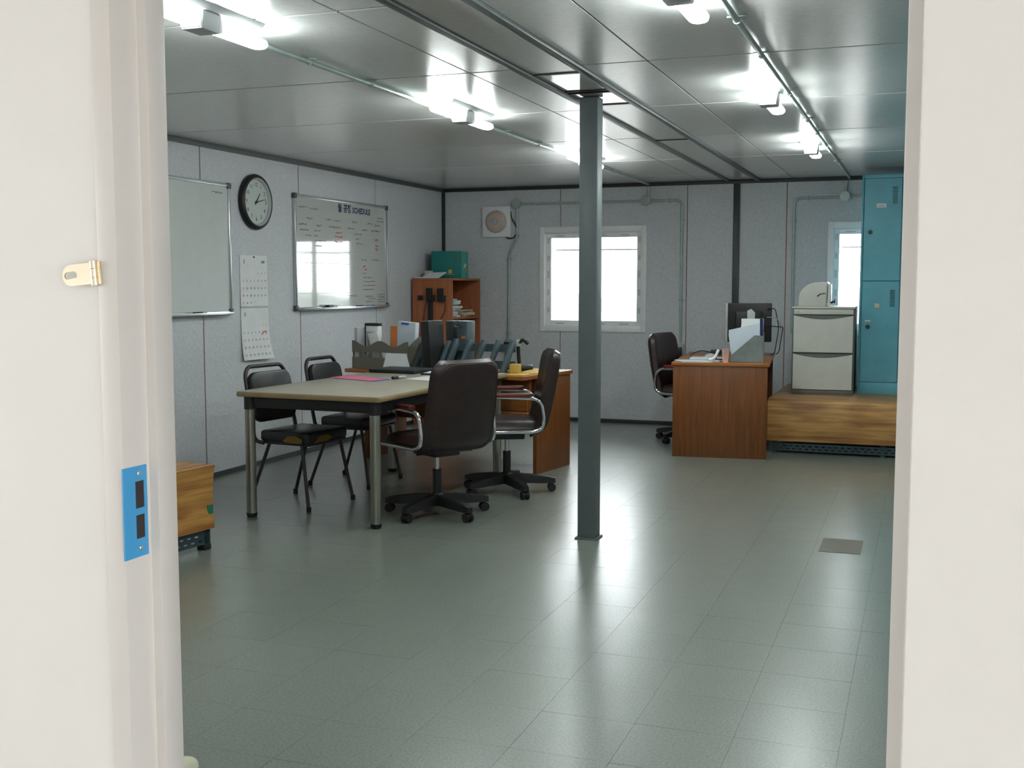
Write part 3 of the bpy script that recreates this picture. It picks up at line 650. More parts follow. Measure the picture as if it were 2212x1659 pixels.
# ------------------------------------------------------------------ stackable metal chairs (local +X = front)
def make_chair(label):
    t = thing('metal_chair', label, 'chair', group='black metal frame chairs at the table')
    sw = 0.22
    seat = B().prism([(-0.165, -0.20), (-0.165, 0.20), (0.16, 0.215), (0.205, 0.19), (0.205, -0.19), (0.16, -0.215)], 0.40, 0.468, 'z', bev=0.018).obj('seat', M_blkleather, t)
    B().prism([(0.02, 0.412), (0.06, 0.404), (0.16, 0.404), (0.17, 0.425), (0.12, 0.448), (0.06, 0.444)], -0.2185, -0.213, 'y').obj('torn_patch', M_mustard, seat, smooth=False)
    B().prism([(-0.16, 0.404), (-0.02, 0.404), (0.03, 0.42), (-0.02, 0.445), (-0.1, 0.44)], 0.204, 0.207, 'x').obj('torn_patch', M_mustard, seat, smooth=False)
    B().box(-0.155, 0.195, -0.19, 0.19, 0.385, 0.402, bev=0.003).obj('seat_pan', M_dkmetal, t)
    # back pad
    pb = B()
    pb.prism(rrect(0.385, 0.31, 0.06), 0, 0.045, 'x', bev=0.014)
    pbo = pb.obj('backrest', M_blkleather, t); pbo.location = (-0.25, 0, 0.655); pbo.rotation_euler = (0, math.radians(-11), 0)
    # hoop frame: up both sides and over the top, with a carrying gap
    def upr(z): return -0.225 - (z - 0.52) * 0.19
    P = [(-0.13, -0.205, 0.392), (-0.20, -0.205, 0.40), (upr(0.52), -0.205, 0.52), (upr(0.80), -0.192, 0.80)]
    P = P + [(upr(0.845), -0.155, 0.845), (upr(0.845), 0.155, 0.845)] + [(x, -y, z) for x, y, z in P[::-1]]
    B().tube(fillet(P, 0.06), 0.0125, seg=10).obj('back_frame', M_dkmetal, t)
    for s in (-1, 1):
        a = B().tube([(0.145, s * 0.19, 0.39), (0.215, s * 0.225, 0.012)], 0.011, seg=10).obj('leg', M_dkmetal, t); B().cyl((0.2155, s * 0.225, 0), (0.215, s * 0.225, 0.03), 0.0145, seg=12).obj('foot', M_rubber, a)
        a = B().tube([(-0.10, s * 0.19, 0.39), (-0.235, s * 0.225, 0.012)], 0.011, seg=10).obj('leg', M_dkmetal, t); B().cyl((-0.2355, s * 0.225, 0), (-0.235, s * 0.225, 0.03), 0.0145, seg=12).obj('foot', M_rubber, a)
    return t
ch1 = make_chair('black padded metal chair with torn mustard patch, at the table end nearest the doorway'); ch1.location = (-3.59, 6.02, 0); ch1.rotation_euler = (0, 0, math.radians(-7))
ch2 = dup(ch1, (-3.62, 6.79, 0), math.radians(-2), 'black padded metal chair at the table beside the wooden desk')
for c in list(ch2.children):
    for g2 in list(c.children):
        if g2.name.startswith('torn_patch'): bpy.data.objects.remove(g2)

# ------------------------------------------------------------------ office chairs (local +X = front)
def make_office(label, arms=True):
    t = thing('office_chair', label, 'chair', group='brown leather swivel chairs')
    hub = B().lathe([(0.034, 0.055), (0.045, 0.07), (0.045, 0.115), (0.033, 0.13)], 20).obj('base_hub', M_black, t)
    for k in range(5):
        a = math.radians(36 + 72 * k); ca_, sa_ = math.cos(a), math.sin(a); Mr = Matrix.Rotation(a, 4, 'Z')
        ar = B(); tt_ = bmesh.new()
        def sec(x, w, z0, z1): return [tt_.verts.new((x, -w, z0)), tt_.verts.new((x, w, z0)), tt_.verts.new((x, w * .8, z1)), tt_.verts.new((x, -w * .8, z1))]
        S = [sec(0.03, 0.036, 0.062, 0.122), sec(0.15, 0.033, 0.060, 0.114), sec(0.28, 0.027, 0.056, 0.096), sec(0.318, 0.02, 0.056, 0.086)]
        for A_, B_ in zip(S, S[1:]):
            for i in range(4): tt_.faces.new((A_[i], A_[(i + 1) % 4], B_[(i + 1) % 4], B_[i]))
        tt_.faces.new(S[0][::-1]); tt_.faces.new(S[-1]); bmesh.ops.recalc_face_normals(tt_, faces=tt_.faces[:])
        ar._add(tt_, Mr); ao = ar.obj('base_arm', M_black, t)
        c = B(); cx, cy = 0.295 * ca_, 0.295 * sa_; tx, ty = -sa_, ca_
        for s in (-1, 1): c.cyl((cx + tx * s * 0.008, cy + ty * s * 0.008, 0.0265), (cx + tx * s * 0.024, cy + ty * s * 0.024, 0.0265), 0.0262, seg=18)
        c.cyl((cx, cy, 0.03), (cx, cy, 0.062), 0.009, seg=10); c.cyl((cx - tx * 0.01, cy - ty * 0.01, 0.03), (cx + tx * 0.01, cy + ty * 0.01, 0.03), 0.022, seg=14); c.obj('caster', M_rubber, ao)
    B().cyl((0, 0, 0.115), (0, 0, 0.27), 0.026, seg=18).obj('column_sleeve', M_black, t); B().cyl((0, 0, 0.27), (0, 0, 0.37), 0.014, seg=16).obj('gas_column', M_chrome, t)
    m = B().box(-0.11, 0.12, -0.09, 0.09, 0.355, 0.40, bev=0.01).obj('tilt_mechanism', M_black, t)
    B().cyl((-0.02, -0.09, 0.37), (-0.02, -0.24, 0.365), 0.008, seg=10).obj('lever', M_black, m)
    # seat cushion
    s_ = B()
    def seatf(u, v, top):
        x = -0.21 + 0.47 * u; w = 0.245 * (1 - 0.12 * (2 * u - 1) ** 4); y = (2 * v - 1) * w
        ed = (1 - (2 * v - 1) ** 6) * (1 - (2 * u - 1) ** 8)
        z = 0.44 + (0.055 * ed ** 0.5 * (1 if top else -0.75)); z -= 0.03 * max(0, u - 0.75) * 4 * 0.5
        return (x, y, z)
    s_.grid(lambda u, v: seatf(u, v, True), 20, 16); s_.grid(lambda u, v: seatf(u, v, False), 20, 16); bmesh.ops.remove_doubles(s_.bm, verts=s_.bm.verts, dist=0.0006)
    s_.obj('seat', M_leather, t)
    # one-piece padded backrest, curved, wide at the bottom
    b = B()
    def backf(u, v, fr):
        z = 0.385 + 0.545 * v; w = 0.262 * (1 - 0.10 * v - 0.0 * v) ; c = 2 * u - 1
        rr = (1 - abs(c) ** 7) * (1 - abs(2 * v - 1) ** 12)
        if v > 0.8: w *= 1 - 0.22 * ((v - 0.8) / 0.2) ** 3.0
        if v < 0.15: w *= 1 - 0.10 * ((0.15 - v) / 0.15) ** 2
        y = c * w
        xb = -0.215 - 0.02 * math.sin(v * PI * 1.2) - 0.145 * max(0, v - 0.2) ** 1.25 + 0.03 * c * c + (0.06 * ((0.2 - v) / 0.2) ** 2 if v < 0.2 else 0)
        th = 0.043 * max(0, rr) ** 0.45
        return (xb + (th if fr else -th), y, z)
    b.grid(lambda u, v: backf(u, v, True), 22, 30); b.grid(lambda u, v: backf(u, v, False), 22, 30); bmesh.ops.remove_doubles(b.bm, verts=b.bm.verts, dist=0.0006)
    bo = b.obj('backrest', M_leather, t)
    seam = B(); P = [backf(0.5 + 0.40 * math.sin(a), 0.5 + 0.45 * math.cos(a), False) for a in [0]]
    ring = []
    for q in range(64):
        a = 2 * PI * q / 64; cu = abs(math.cos(a)) ** 0.35 * (1 if math.cos(a) > 0 else -1); sv = abs(math.sin(a)) ** 0.35 * (1 if math.sin(a) > 0 else -1)
        p_ = backf(0.5 + 0.43 * cu, 0.5 + 0.455 * sv, False); ring.append((p_[0] + 0.001, p_[1], p_[2]))
    seam.tube(ring, 0.003, seg=6, closed=True).obj('piping', M_leather, bo)
    if arms:
        for s in (-1, 1):
            y = s * 0.262
            P = [(0.24, y, 0.425), (-0.15, y, 0.425), (-0.20, y, 0.445), (-0.215, y, 0.50), (-0.20, y, 0.60), (-0.16, y, 0.635), (0.20, y, 0.655), (0.26, y, 0.64), (0.275, y, 0.59), (0.255, y, 0.45)]
            ar = B().tube(fillet(P, 0.05, 5), 0.0125, seg=10, closed=True).obj('arm_loop', M_chrome, t)
            B().prism(rrect(0.33, 0.05, 0.02), 0.645, 0.672, 'z', bev=0.008).obj('arm_pad', M_red, ar, loc=(0.03, y, 0))
            B().box(-0.10, 0.10, min(y, y - s * 0.08), max(y, y - s * 0.08), 0.412, 0.424).obj('arm_bracket', M_black, ar)
    return t
oc1 = make_office('dark brown leather swivel chair pulled up to the meeting table, back turned to the doorway'); oc1.location = (-2.665, 5.985, 0); oc1.rotation_euler = (0, 0, math.radians(150))
oc2 = dup(oc1, (-2.53, 6.80, 0), math.radians(205), 'dark brown leather swivel chair in front of the wooden desk, seen from its side')
oc3 = dup(oc1, (-1.87, 9.58, 0), math.radians(-14), 'dark brown leather swivel chair behind the desk with the monitor')

# ------------------------------------------------------------------ wooden desk behind the table
def desk(label, loc, rz, w, d, h, recess, left_ret):
    t = thing('wooden_desk', label, 'desk', loc, rz)
    B().box(-w / 2, w / 2, -d / 2, d / 2, h - 0.028, h, bev=0.004).obj('desktop', M_woodtop, t)
    for s in (-1, 1):
        x0 = s * (w / 2 - 0.03)
        B().box(x0 - 0.015, x0 + 0.015, -d / 2 + recess, d / 2 - 0.01, 0, h - 0.0285, bev=0.002).obj('side_panel', M_wood, t)
    B().box(-w / 2 + 0.045, w / 2 - 0.045, d / 2 - 0.10, d / 2 - 0.08, 0.28, h - 0.029).obj('modesty_panel', M_wood, t, smooth=False)
    return t
DZ1 = 0.715
dk1 = desk('oak veneer desk beyond the meeting table, loaded with file racks', (-3.287, 7.775, 0), math.radians(-10), 1.56, 0.75, DZ1, 0.22, None)
pd = B().box(0.39, 0.73, -0.20, 0.24, 0.32, DZ1 - 0.03, bev=0.003).obj('pedestal', M_wood, dk1)
for z in (0.45, 0.575): B().box(0.395, 0.725, -0.216, -0.20, z - 0.12, z, bev=0.003).obj('drawer', M_woodtop, pd)
Md1 = Matrix.Translation((-3.287, 7.775, DZ1)) @ Matrix.Rotation(math.radians(-10), 4, 'Z')
def d1(x, y, z=0): return Md1 @ Vector((x, y, z))

# ---- right desk and platform
DZ2 = 0.742
dk2 = thing('corner_desk', 'oak veneer desk with solid end panel, standing beside the filing cabinet', 'desk', (-1.545, 9.42, 0), math.radians(5.5))
B().box(-0.375, 0.375, -0.72, 0.72, DZ2 - 0.026, DZ2, bev=0.004).obj('desktop', M_woodtop, dk2)
B().box(-0.362, 0.362, -0.712, -0.682, 0, DZ2 - 0.0265, bev=0.002).obj('end_panel', M_wood, dk2)
B().box(-0.362, 0.362, 0.682, 0.712, 0, DZ2 - 0.0265, bev=0.002).obj('end_panel', M_wood, dk2)
B().box(0.30, 0.325, -0.68, 0.68, 0.12, DZ2 - 0.027).obj('modesty_panel', M_wood, dk2, smooth=False)
Md2 = Matrix.Translation((-1.545, 9.42, DZ2)) @ Matrix.Rotation(math.radians(5.5), 4, 'Z')
def d2(x, y, z=0): return Md2 @ Vector((x, y, z))

def angle_bar(P, w, name, parent, m=M_slot):
    """slotted angle: vertical flange in the plane of P with two rows of slots"""
    x0, x1, y, z0, z1, ax = P
    L_ = x1 - x0; n_ = int(L_ / 0.05); holes = []
    for k in range(n_):
        c = x0 + 0.025 + k * 0.05
        holes.append((c - 0.013, c + 0.013, z0 + (z1 - z0) * 0.30 - 0.004, z0 + (z1 - z0) * 0.30 + 0.004))
        holes.append((c + 0.012, c + 0.038, z0 + (z1 - z0) * 0.70 - 0.004, z0 + (z1 - z0) * 0.70 + 0.004)) if k < n_ - 1 else None
    b = B()
    zz = z0 + (z1 - z0) * 0.5
    lower = [h_ for h_ in holes if h_[2] < zz]; upper = [h_ for h_ in holes if h_[2] >= zz]
    for rect, hs in (((x0, x1, z0, zz), lower), ((x0, x1, zz, z1), upper)):
        za, zb = hs[0][2], hs[0][3]; strip = [(rect[0], rect[1], rect[2], za), (rect[0], rect[1], zb, rect[3])]
        prev = rect[0]
        for h_ in hs: strip.append((prev, h_[0], za, zb)); prev = h_[1]
        strip.append((prev, rect[1], za, zb))
        for a, c, d, e in strip:
            if ax == 'x': b.box(a, c, y, y + 0.003, d, e)
            else: b.box(y - 0.003, y, a, c, d, e)
    if ax == 'x': b.box(x0, x1, y, y + 0.04, z1, z1 + 0.003)
    else: b.box(y - 0.04, y, x0, x1, z1, z1 + 0.003)
    return b.obj(name, m, parent, smooth=False)
PZ = 0.437
pf = thing('wood_platform', 'long knotty pine platform on slotted steel under the locker and cabinet', 'platform', (-1.16, 9.115, 0))
plw = XR - 0.02 + 1.16
B().prism([(0.0, PZ - 0.335), (0.0, PZ - 0.035), (0.01, PZ - 0.012), (0.035, PZ), (0.06, PZ), (0.06, PZ - 0.335)], 0, plw, 'x').obj('front_board', M_plank, pf)
B().box(0, plw, 0.0605, 1.47, PZ - 0.025, PZ).obj('top_board', M_plank, pf, smooth=False)
B().box(0.0, 0.025, 0.0605, 1.46, PZ - 0.335, PZ - 0.026).obj('end_board', M_plank, pf, smooth=False)
angle_bar((0.035, plw - 0.02, 0.035, 0.02, 0.078, 'x'), 0, 'slotted_rail', pf)
for k in range(4):
    x = 0.06 + k * (plw - 0.12) / 3
    for y in (0.06, 1.40): B().box(x - 0.02, x + 0.02, y - 0.02, y + 0.02, 0, PZ - 0.335, bev=0.002).obj('leg', M_slot, pf)
# left bench
bn = thing('wooden_bench', 'knotty pine bench with flared end on slotted steel, beside the doorway', 'bench', (-3.372, 4.785, 0), math.radians(-9))
bl = 1.9
B().prism([(0.01, PZ), (0.0, PZ - 0.04), (-0.012, PZ - 0.16), (-0.002, PZ - 0.325), (-0.03, PZ - 0.325), (-0.05, PZ - 0.01), (-0.03, PZ)], -bl, 0, 'y').obj('front_board', M_plankY, bn)
B().box(-0.75, -0.0505, -bl, 0, PZ - 0.025, PZ).obj('top_board', M_plankY, bn, smooth=False)
B().prism([(-0.75, PZ - 0.026), (-0.0510, PZ - 0.026), (-0.0335, PZ - 0.325), (-0.75, PZ - 0.325)], -0.025, -0.003, 'y').obj('end_board', M_plankY, bn, smooth=False)
angle_bar((-bl, -0.004, -0.03, 0.03, 0.10, 'y'), 0, 'slotted_rail', bn)
for x in (-0.05, -0.70):
    for y in (-0.03, -bl + 0.03):
        B().box(x - 0.02, x + 0.02, y - 0.02, y + 0.02, 0.03, PZ - 0.326, bev=0.002).obj('leg', M_slot, bn)
        B().box(x - 0.026, x + 0.026, y - 0.024, y + 0.026, 0, 0.03, bev=0.004).obj('foot', M_rubber, bn)
B().prism([(-0.045, 0.235), (-0.003, 0.232), (-0.003, 0.185), (-0.03, 0.182), (-0.042, 0.2)], -0.0085, -0.0065, 'x').obj('tape', M_green, bn, smooth=False)

# ---- filing cabinet
fc = thing('filing_cabinet', 'off-white two drawer filing cabinet with grey grip lips', 'cabinet', (-0.785, 9.63, PZ), math.radians(1))
cw, chh, cd = 0.50, 0.73, 0.55
B().box(-cw / 2, cw / 2, 0.02, cd, 0, chh - 0.018, bev=0.004).obj('body', M_cabg, fc)
B().box(-cw / 2 - 0.004, cw / 2 + 0.004, -0.004, cd, chh - 0.018, chh, bev=0.006).obj('top', M_cab, fc)
tp = B().box(-cw / 2 + 0.012, cw / 2 - 0.012, 0.002, 0.02, 0.665, 0.708, bev=0.003).obj('top_rail', M_cab, fc)
B().cyl((-0.20, 0.0025, 0.688), (-0.20, -0.004, 0.688), 0.009, seg=16).obj('lock', M_alu, tp)
for z0, z1 in ((0.04, 0.335), (0.35, 0.655)):
    n_ = 14; P = [(-cw / 2 + 0.012, z0), (cw / 2 - 0.012, z0), (cw / 2 - 0.012, z1)]
    P += [((cw / 2 - 0.03) - (cw - 0.06) * k / n_, z1 - 0.028 * math.sin(PI * k / n_) - 0.004) for k in range(n_ + 1)] + [(-cw / 2 + 0.012, z1)]
    dr = B().prism(P, 0.0, 0.019, 'y').obj('drawer', M_cab, fc, smooth=False)
    P2 = [(-(cw / 2 - 0.03) + (cw - 0.06) * k / n_, z1 - 0.028 * math.sin(PI * k / n_) - 0.005) for k in range(n_ + 1)] + [(cw / 2 - 0.03, z1 + 0.002), (-cw / 2 + 0.03, z1 + 0.002)]
    B().prism(P2, 0.006, 0.0195, 'y').obj('grip_lip', M_cabg, dr, smooth=False)
B().box(-cw / 2, cw / 2, 0.005, 0.02, 0.0, 0.034, bev=0.003).obj('plinth', M_cabg, fc)
# machine on cabinet
mc = thing('desktop_machine', 'cream rounded-top office machine standing on the filing cabinet', 'machine', (-0.875, 9.66, PZ + chh), math.radians(-6))
prof = [(-0.12, 0), (0.105, 0), (0.115, 0.19), (0.105, 0.205), (0.05, 0.205)] + [(0.05 - 0.17 * math.sin(a), 0.06 + 0.145 * math.cos(a)) for a in [PI / 2 * k / 8 for k in range(1, 9)]]
B().prism(prof, 0, 0.13, 'y', bev=0.006).obj('shell', M_cab, mc)
B().prism([(0.03, 0.088), (0.06, 0.108), (0.10, 0.112), (0.10, 0.104), (0.062, 0.1), (0.04, 0.08)], -0.003, 0.002, 'y').obj('spout', M_trim, mc, smooth=False)
B().box(0.1165, 0.135, 0.02, 0.11, 0.03, 0.185, bev=0.005).obj('side_plate', M_vinyl, mc)
B().box(-0.115, 0.11, 0.002, 0.128, -0.0, 0.006).obj('foot_strip', M_black, mc, smooth=False)
B().cyl((0.135, 0.06, 0.03), (0.17, 0.06, 0.045), 0.008, seg=10).cyl((0.165, 0.06, 0.045), (0.172, 0.06, 0.045), 0.02, seg=14).obj('crank_knob', M_black, mc)

# ---- locker
lk = thing('locker', 'teal steel locker with vented doors standing on the platform', 'locker', (-0.515, 9.83, PZ))
lw, lh, ld = 0.96, 1.815, 0.5; ncol = 3; cwid = lw / ncol
B().box(0, lw, 0.018, ld, 0, lh, bev=0.004).obj('carcass', M_teal, lk)
for (a, b_, c, d) in [(0, 0.016, 0, lh), (lw - 0.016, lw, 0, lh), (0.016, lw - 0.016, lh - 0.03, lh), (0.016, lw - 0.016, 0, 0.095)]: B().box(a, b_, 0, 0.018, c, d, bev=0.002).obj('face_frame', M_teal, lk)
tags = {(0, 1): (0.15, 0.48, 'card'), (0, 0): (0.15, 0.62, 'note')}
for c in range(ncol):
    xa = 0.018 + c * (lw - 0.036) / ncol; xb = 0.018 + (c + 1) * (lw - 0.036) / ncol
    for r_, (za, zb) in enumerate(((0.10, 0.935), (0.945, lh - 0.034))):
        hs = [(xb - 0.085, xb - 0.045, zb - 0.075 - k * 0.013, zb - 0.069 - k * 0.013) for k in range(11)]
        b = B()
        x0, x1 = hs[0][0], hs[0][1]
        for (p0, p1, q0, q1) in [(xa + 0.004, x0, za, zb), (x1, xb - 0.012, za, zb)]: b.box(p0, p1, 0.002, 0.017, q0, q1)
        zp = zb
        for h_ in hs: b.box(x0, x1, 0.002, 0.017, h_[3], zp); zp = h_[2]
        b.box(x0, x1, 0.002, 0.017, za, zp)
        do = b.obj('locker_door', M_teal, lk, smooth=False)
        B().box(x0, x1, 0.0168, 0.0176, hs[-1][2], hs[0][3]).obj('vent', M_trim, do, smooth=False)
        zk = za + 0.46 if r_ == 0 else za + 0.40
        B().cyl((xa + 0.055, 0.002, zk), (xa + 0.055, -0.012, zk), 0.018, 0.014, seg=18).obj('lock_knob', M_trim, do)
        if c == 0:
            if r_ == 1: B().box(xa + 0.10, xa + 0.175, 0.0005, 0.0019, zb - 0.235, zb - 0.205).obj('name_card', M_paper, do, smooth=False); B().box(xa + 0.108, xa + 0.165, -0.0002, 0.0004, zb - 0.228, zb - 0.214).obj('card_print', M_grey, do, smooth=False)
            else:
                B().box(xa + 0.105, xa + 0.145, 0.0005, 0.0019, zb - 0.215, zb - 0.180).obj('sticky_note', M_beige, do, smooth=False)
                B().box(xa + 0.03, xa + 0.075, 0.0005, 0.0019, zk + 0.045, zk + 0.056).obj('torn_label', M_paper, do, smooth=False)

# ------------------------------------------------------------------ bookcase in the corner
bk = thing('bookcase', 'cherry laminate open bookcase standing in the room corner', 'bookcase', (-4.415, 10.185, 0))
bw, bd, bh = 0.415, 0.72, 1.408     # x depth, y width, height
for y in (-bd / 2, bd / 2 - 0.02): B().box(-bw / 2, bw / 2, y, y + 0.02, 0, bh - 0.02, bev=0.002).obj('side_panel', M_shelfw, bk)
B().box(-bw / 2, bw / 2, -bd / 2, bd / 2, bh - 0.02, bh, bev=0.002).obj('top_panel', M_shelfw, bk)
B().box(-bw / 2, -bw / 2 + 0.012, -bd / 2 + 0.0205, bd / 2 - 0.0205, 0.06, bh - 0.0205).obj('back_panel', M_shelfw, bk, smooth=False)
SHZ = [0.06, 0.395, 0.723, 1.035]
for z in SHZ: B().box(-bw / 2 + 0.013, bw / 2 - 0.004, -bd / 2 + 0.0205, bd / 2 - 0.0205, z - 0.02, z, bev=0.002).obj('shelf', M_shelfw, bk)
B().box(bw / 2 - 0.03, bw / 2 - 0.012, -bd / 2 + 0.0205, bd / 2 - 0.0205, 0, 0.0395).obj('plinth', M_shelfw, bk, smooth=False)
def booklet(x, y, z, rz, label, m=M_paper, sx=0.2, sy=0.26, h=0.012, group='booklets on the bookcase shelves'):
    t = thing('booklet', label, 'booklet', (x, y, z), rz, group)
    B().box(-sx / 2, sx / 2, -sy / 2, sy / 2, 0.001, h - 0.001).obj('pages', m, t, smooth=False)
    B().box(-sx / 2 - 0.002, sx / 2 + 0.002, -sy / 2 - 0.002, sy / 2 + 0.002, h - 0.001, h).box(-sx / 2 - 0.002, sx / 2 + 0.002, -sy / 2 - 0.002, sy / 2 + 0.002, 0, 0.001).obj('cover', M_grey if m is M_paper else m, t, smooth=False)
ORD = ['lowest', 'second lowest', 'third from the bottom', 'fourth from the bottom', 'fifth from the bottom', 'fifth from the top', 'fourth from the top', 'third from the top', 'second from the top', 'topmost']
def ordn(k, n): return 'topmost' if k == n - 1 else ORD[k]
z = SHZ[3]
for k in range(10):
    h = 0.0155 + 0.002 * (k % 3); booklet(-4.335 + random.uniform(-.02, .02), 10.00 + random.uniform(-.025, .025), z, random.uniform(-.35, .35), ordn(k, 10) + ' white booklet in the tall pile on the upper bookcase shelf', M_paper, 0.19, 0.20, h); z += h + 0.0004
z = SHZ[3]
for k in range(5):
    h = 0.013; booklet(-4.335 + random.uniform(-.015, .015), 10.31 + random.uniform(-.02, .02), z, random.uniform(-.25, .25), ordn(k, 5) + ' cream booklet in the short pile on the upper bookcase shelf', M_beige, 0.19, 0.23, h); z += h + 0.0004
z = SHZ[2]
for k in range(4):
    h = 0.016; booklet(-4.335 + random.uniform(-.01, .01), 10.01 + random.uniform(-.02, .02), z, random.uniform(-.2, .2), ordn(k, 4) + ' white booklet in the pile on the middle bookcase shelf', M_paper, 0.19, 0.22, h); z += h + 0.0004
booklet(-4.335, 10.32, SHZ[2], 0.1, 'grey booklet lying alone on the middle bookcase shelf', M_grey, 0.19, 0.23, 0.02)
# cartons on top
def carton(name, label, x, y, z, sx, sy, sz, m, m2, rz=0, printed=None):
    t = thing(name, label, 'box', (x, y, z), rz)
    B().box(-sx / 2, sx / 2, -sy / 2, sy / 2, 0, sz, bev=0.003).obj('carton_body', m, t)
    return t
c1 = carton('carton', 'dark teal carton with yellow marks on top of the bookcase', -4.435, 10.30, bh, 0.30, 0.34, 0.265, M_tealb, M_tealc, math.radians(12))
B().box(0.02, 0.055, -0.1716, -0.1702, 0.05, 0.085).box(-0.13, 0.08, -0.1716, -0.1702, 0.038, 0.043).obj('yellow_print', M_yel, c1, smooth=False)
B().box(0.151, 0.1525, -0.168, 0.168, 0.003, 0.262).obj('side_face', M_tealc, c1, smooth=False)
sbq = B(); sbq.box(0.1526, 0.1532, -0.06, 0.03, 0.105, 0.125).box(0.1526, 0.1532, -0.02, 0.07, 0.12, 0.145).obj('white_print', M_paper, c1, smooth=False)
B().box(0.1526, 0.1532, 0.0, 0.12, 0.07, 0.10).obj('yellow_side_print', M_yel, c1, smooth=False)
tag(B().box(-0.035, 0.035, -0.02, 0.02, 0, 0.075, bev=0.002).obj('card_box', M_beige, loc=(-4.545, 10.04, bh)), 'small beige card box in front of the teal carton', 'box')
def sheet(name, label, cat, P, m, th=0.0012, group=None):
    """a thin sheet from four corner points"""
    P = [Vector(p) for p in P]; o = P[0]; n_ = (P[1] - P[0]).cross(P[3] - P[0]).normalized() * th
    b = B(); V = [b.bm.verts.new(p - o) for p in P] + [b.bm.verts.new(p - o + n_) for p in P]
    for f in ((3, 2, 1, 0), (4, 5, 6, 7), (0, 1, 5, 4), (1, 2, 6, 5), (2, 3, 7, 6), (3, 0, 4, 7)): b.bm.faces.new([V[i] for i in f])
    return tag(b.obj(name, m, smooth=False, loc=o), label, cat, group)
sheet('paper_sheet', 'loose white sheet leaning against the teal carton', 'paper', [(-4.56, 9.88, bh + 0.001), (-4.36, 9.86, bh + 0.001), (-4.34, 10.02, bh + 0.06), (-4.52, 10.0, bh + 0.055)], M_paper)
sheet('paper_sheet', 'crumpled white slip at the wall end of the bookcase top', 'paper', [(-4.61, 9.85, bh + 0.001), (-4.54, 9.84, bh + 0.001), (-4.55, 9.93, bh + 0.012), (-4.60, 9.93, bh + 0.012)], M_paper)
# adapters on the bookcase side (face y = 9.825)
ysd = 10.185 - bd / 2
pw = thing('power_strip', 'black plug adapters and cable fixed to the bookcase side', 'adapter', (-4.415, ysd, 0))
B().box(-0.14, -0.095, -0.02, -0.001, 1.20, 1.245, bev=0.003).obj('switch', M_black, pw)
B().box(-0.05, 0.005, -0.035, -0.001, 1.19, 1.315, bev=0.004).obj('adapter', M_black, pw); B().box(0.005, 0.03, -0.03, -0.001, 1.19, 1.25, bev=0.004).obj('plug', M_black, pw)
B().box(0.065, 0.12, -0.035, -0.001, 1.185, 1.312, bev=0.004).obj('adapter', M_black, pw); B().box(0.12, 0.145, -0.035, -0.001, 1.185, 1.245, bev=0.003).obj('plug', M_trim, pw)
B().box(-0.035, 0.01, -0.022, -0.001, 0.75, 1.19, bev=0.004).obj('cable_duct', M_black, pw)
for P in ([(-0.05, -0.015, 1.19), (-0.075, -0.02, 1.08), (-0.085, -0.02, 0.95), (-0.10, -0.015, 0.80)], [(0.14, -0.015, 1.185), (0.15, -0.02, 1.12), (0.12, -0.02, 1.05), (0.06, -0.02, 0.97), (0.0, -0.015, 0.92)]):
    B().tube(fillet(P, 0.05), 0.004, seg=6).obj('cable', M_black, pw)

# ------------------------------------------------------------------ things on the wooden desk
p0 = d1(-0.50, -0.19)
rk1 = thing('desk_rack', 'grey-beige plastic book rack with wavy rail on the wooden desk', 'rack', p0, math.radians(-10))
wv = [(-0.26 + 0.52 * k / 24, 0.19 + 0.022 * math.cos(k / 24 * 4 * PI) ) for k in range(25)]
B().prism([(-0.26, 0.125), (0.26, 0.125)] + wv[::-1], -0.115, -0.107, 'y').obj('upper_rail', M_gbeige, rk1, smooth=False)
B().box(-0.26, 0.26, -0.115, -0.107, 0.0, 0.085).obj('lower_rail', M_gbeige, rk1, smooth=False)
for x in (-0.256, 0.256): B().prism([(-0.106, 0), (0.11, 0), (0.11, 0.24), (0.04, 0.245), (-0.106, 0.17)], x - 0.004, x + 0.004, 'x').obj('end_panel', M_gbeige, rk1, smooth=False)
B().box(-0.25, 0.25, -0.106, 0.108, 0.0, 0.006).obj('rack_floor', M_gbeige, rk1, smooth=False)
for x in (-0.18, -0.10, 0.0, 0.1): B().box(x - 0.006, x + 0.006, -0.106, -0.1, 0.085, 0.125).obj('strut', M_gbeige, rk1, smooth=False)
rk2 = thing('desk_rack', 'blue-grey plastic book rack with slanted supports, in the middle of the wooden desk', 'rack', d1(-0.10, -0.20), math.radians(-10))
def lattice(t, w, h, n_):
    B().box(-w / 2, w / 2, 0.09, 0.10, h * 0.62, h * 0.86).obj('upper_rail', M_gplast, t, smooth=False)
    B().box(-w / 2, w / 2, 0.09, 0.10, 0.02, h * 0.34).obj('lower_rail', M_gplast, t, smooth=False)
    for k in range(n_):
        x = -w / 2 + 0.01 + (w - 0.02) * k / (n_ - 1)
        B().prism([(-0.10, 0.006), (-0.03 if k in (0, n_ - 1) else -0.06, 0.006), (0.089, h * 0.82), (0.089, h), (0.055, h)], x - 0.012, x + 0.012, 'x', bev=0.002).obj('support', M_gplast, t)
    B().box(-w / 2, w / 2, -0.10, 0.089, 0.0, 0.006).obj('rack_floor', M_gplast, t, smooth=False)
lattice(rk2, 0.24, 0.22, 3)
rk3 = thing('desk_rack', 'blue-grey plastic book rack with open lattice back, at the end of the wooden desk', 'rack', d1(0.295, -0.17), math.radians(-10))
lattice(rk3, 0.50, 0.235, 5)
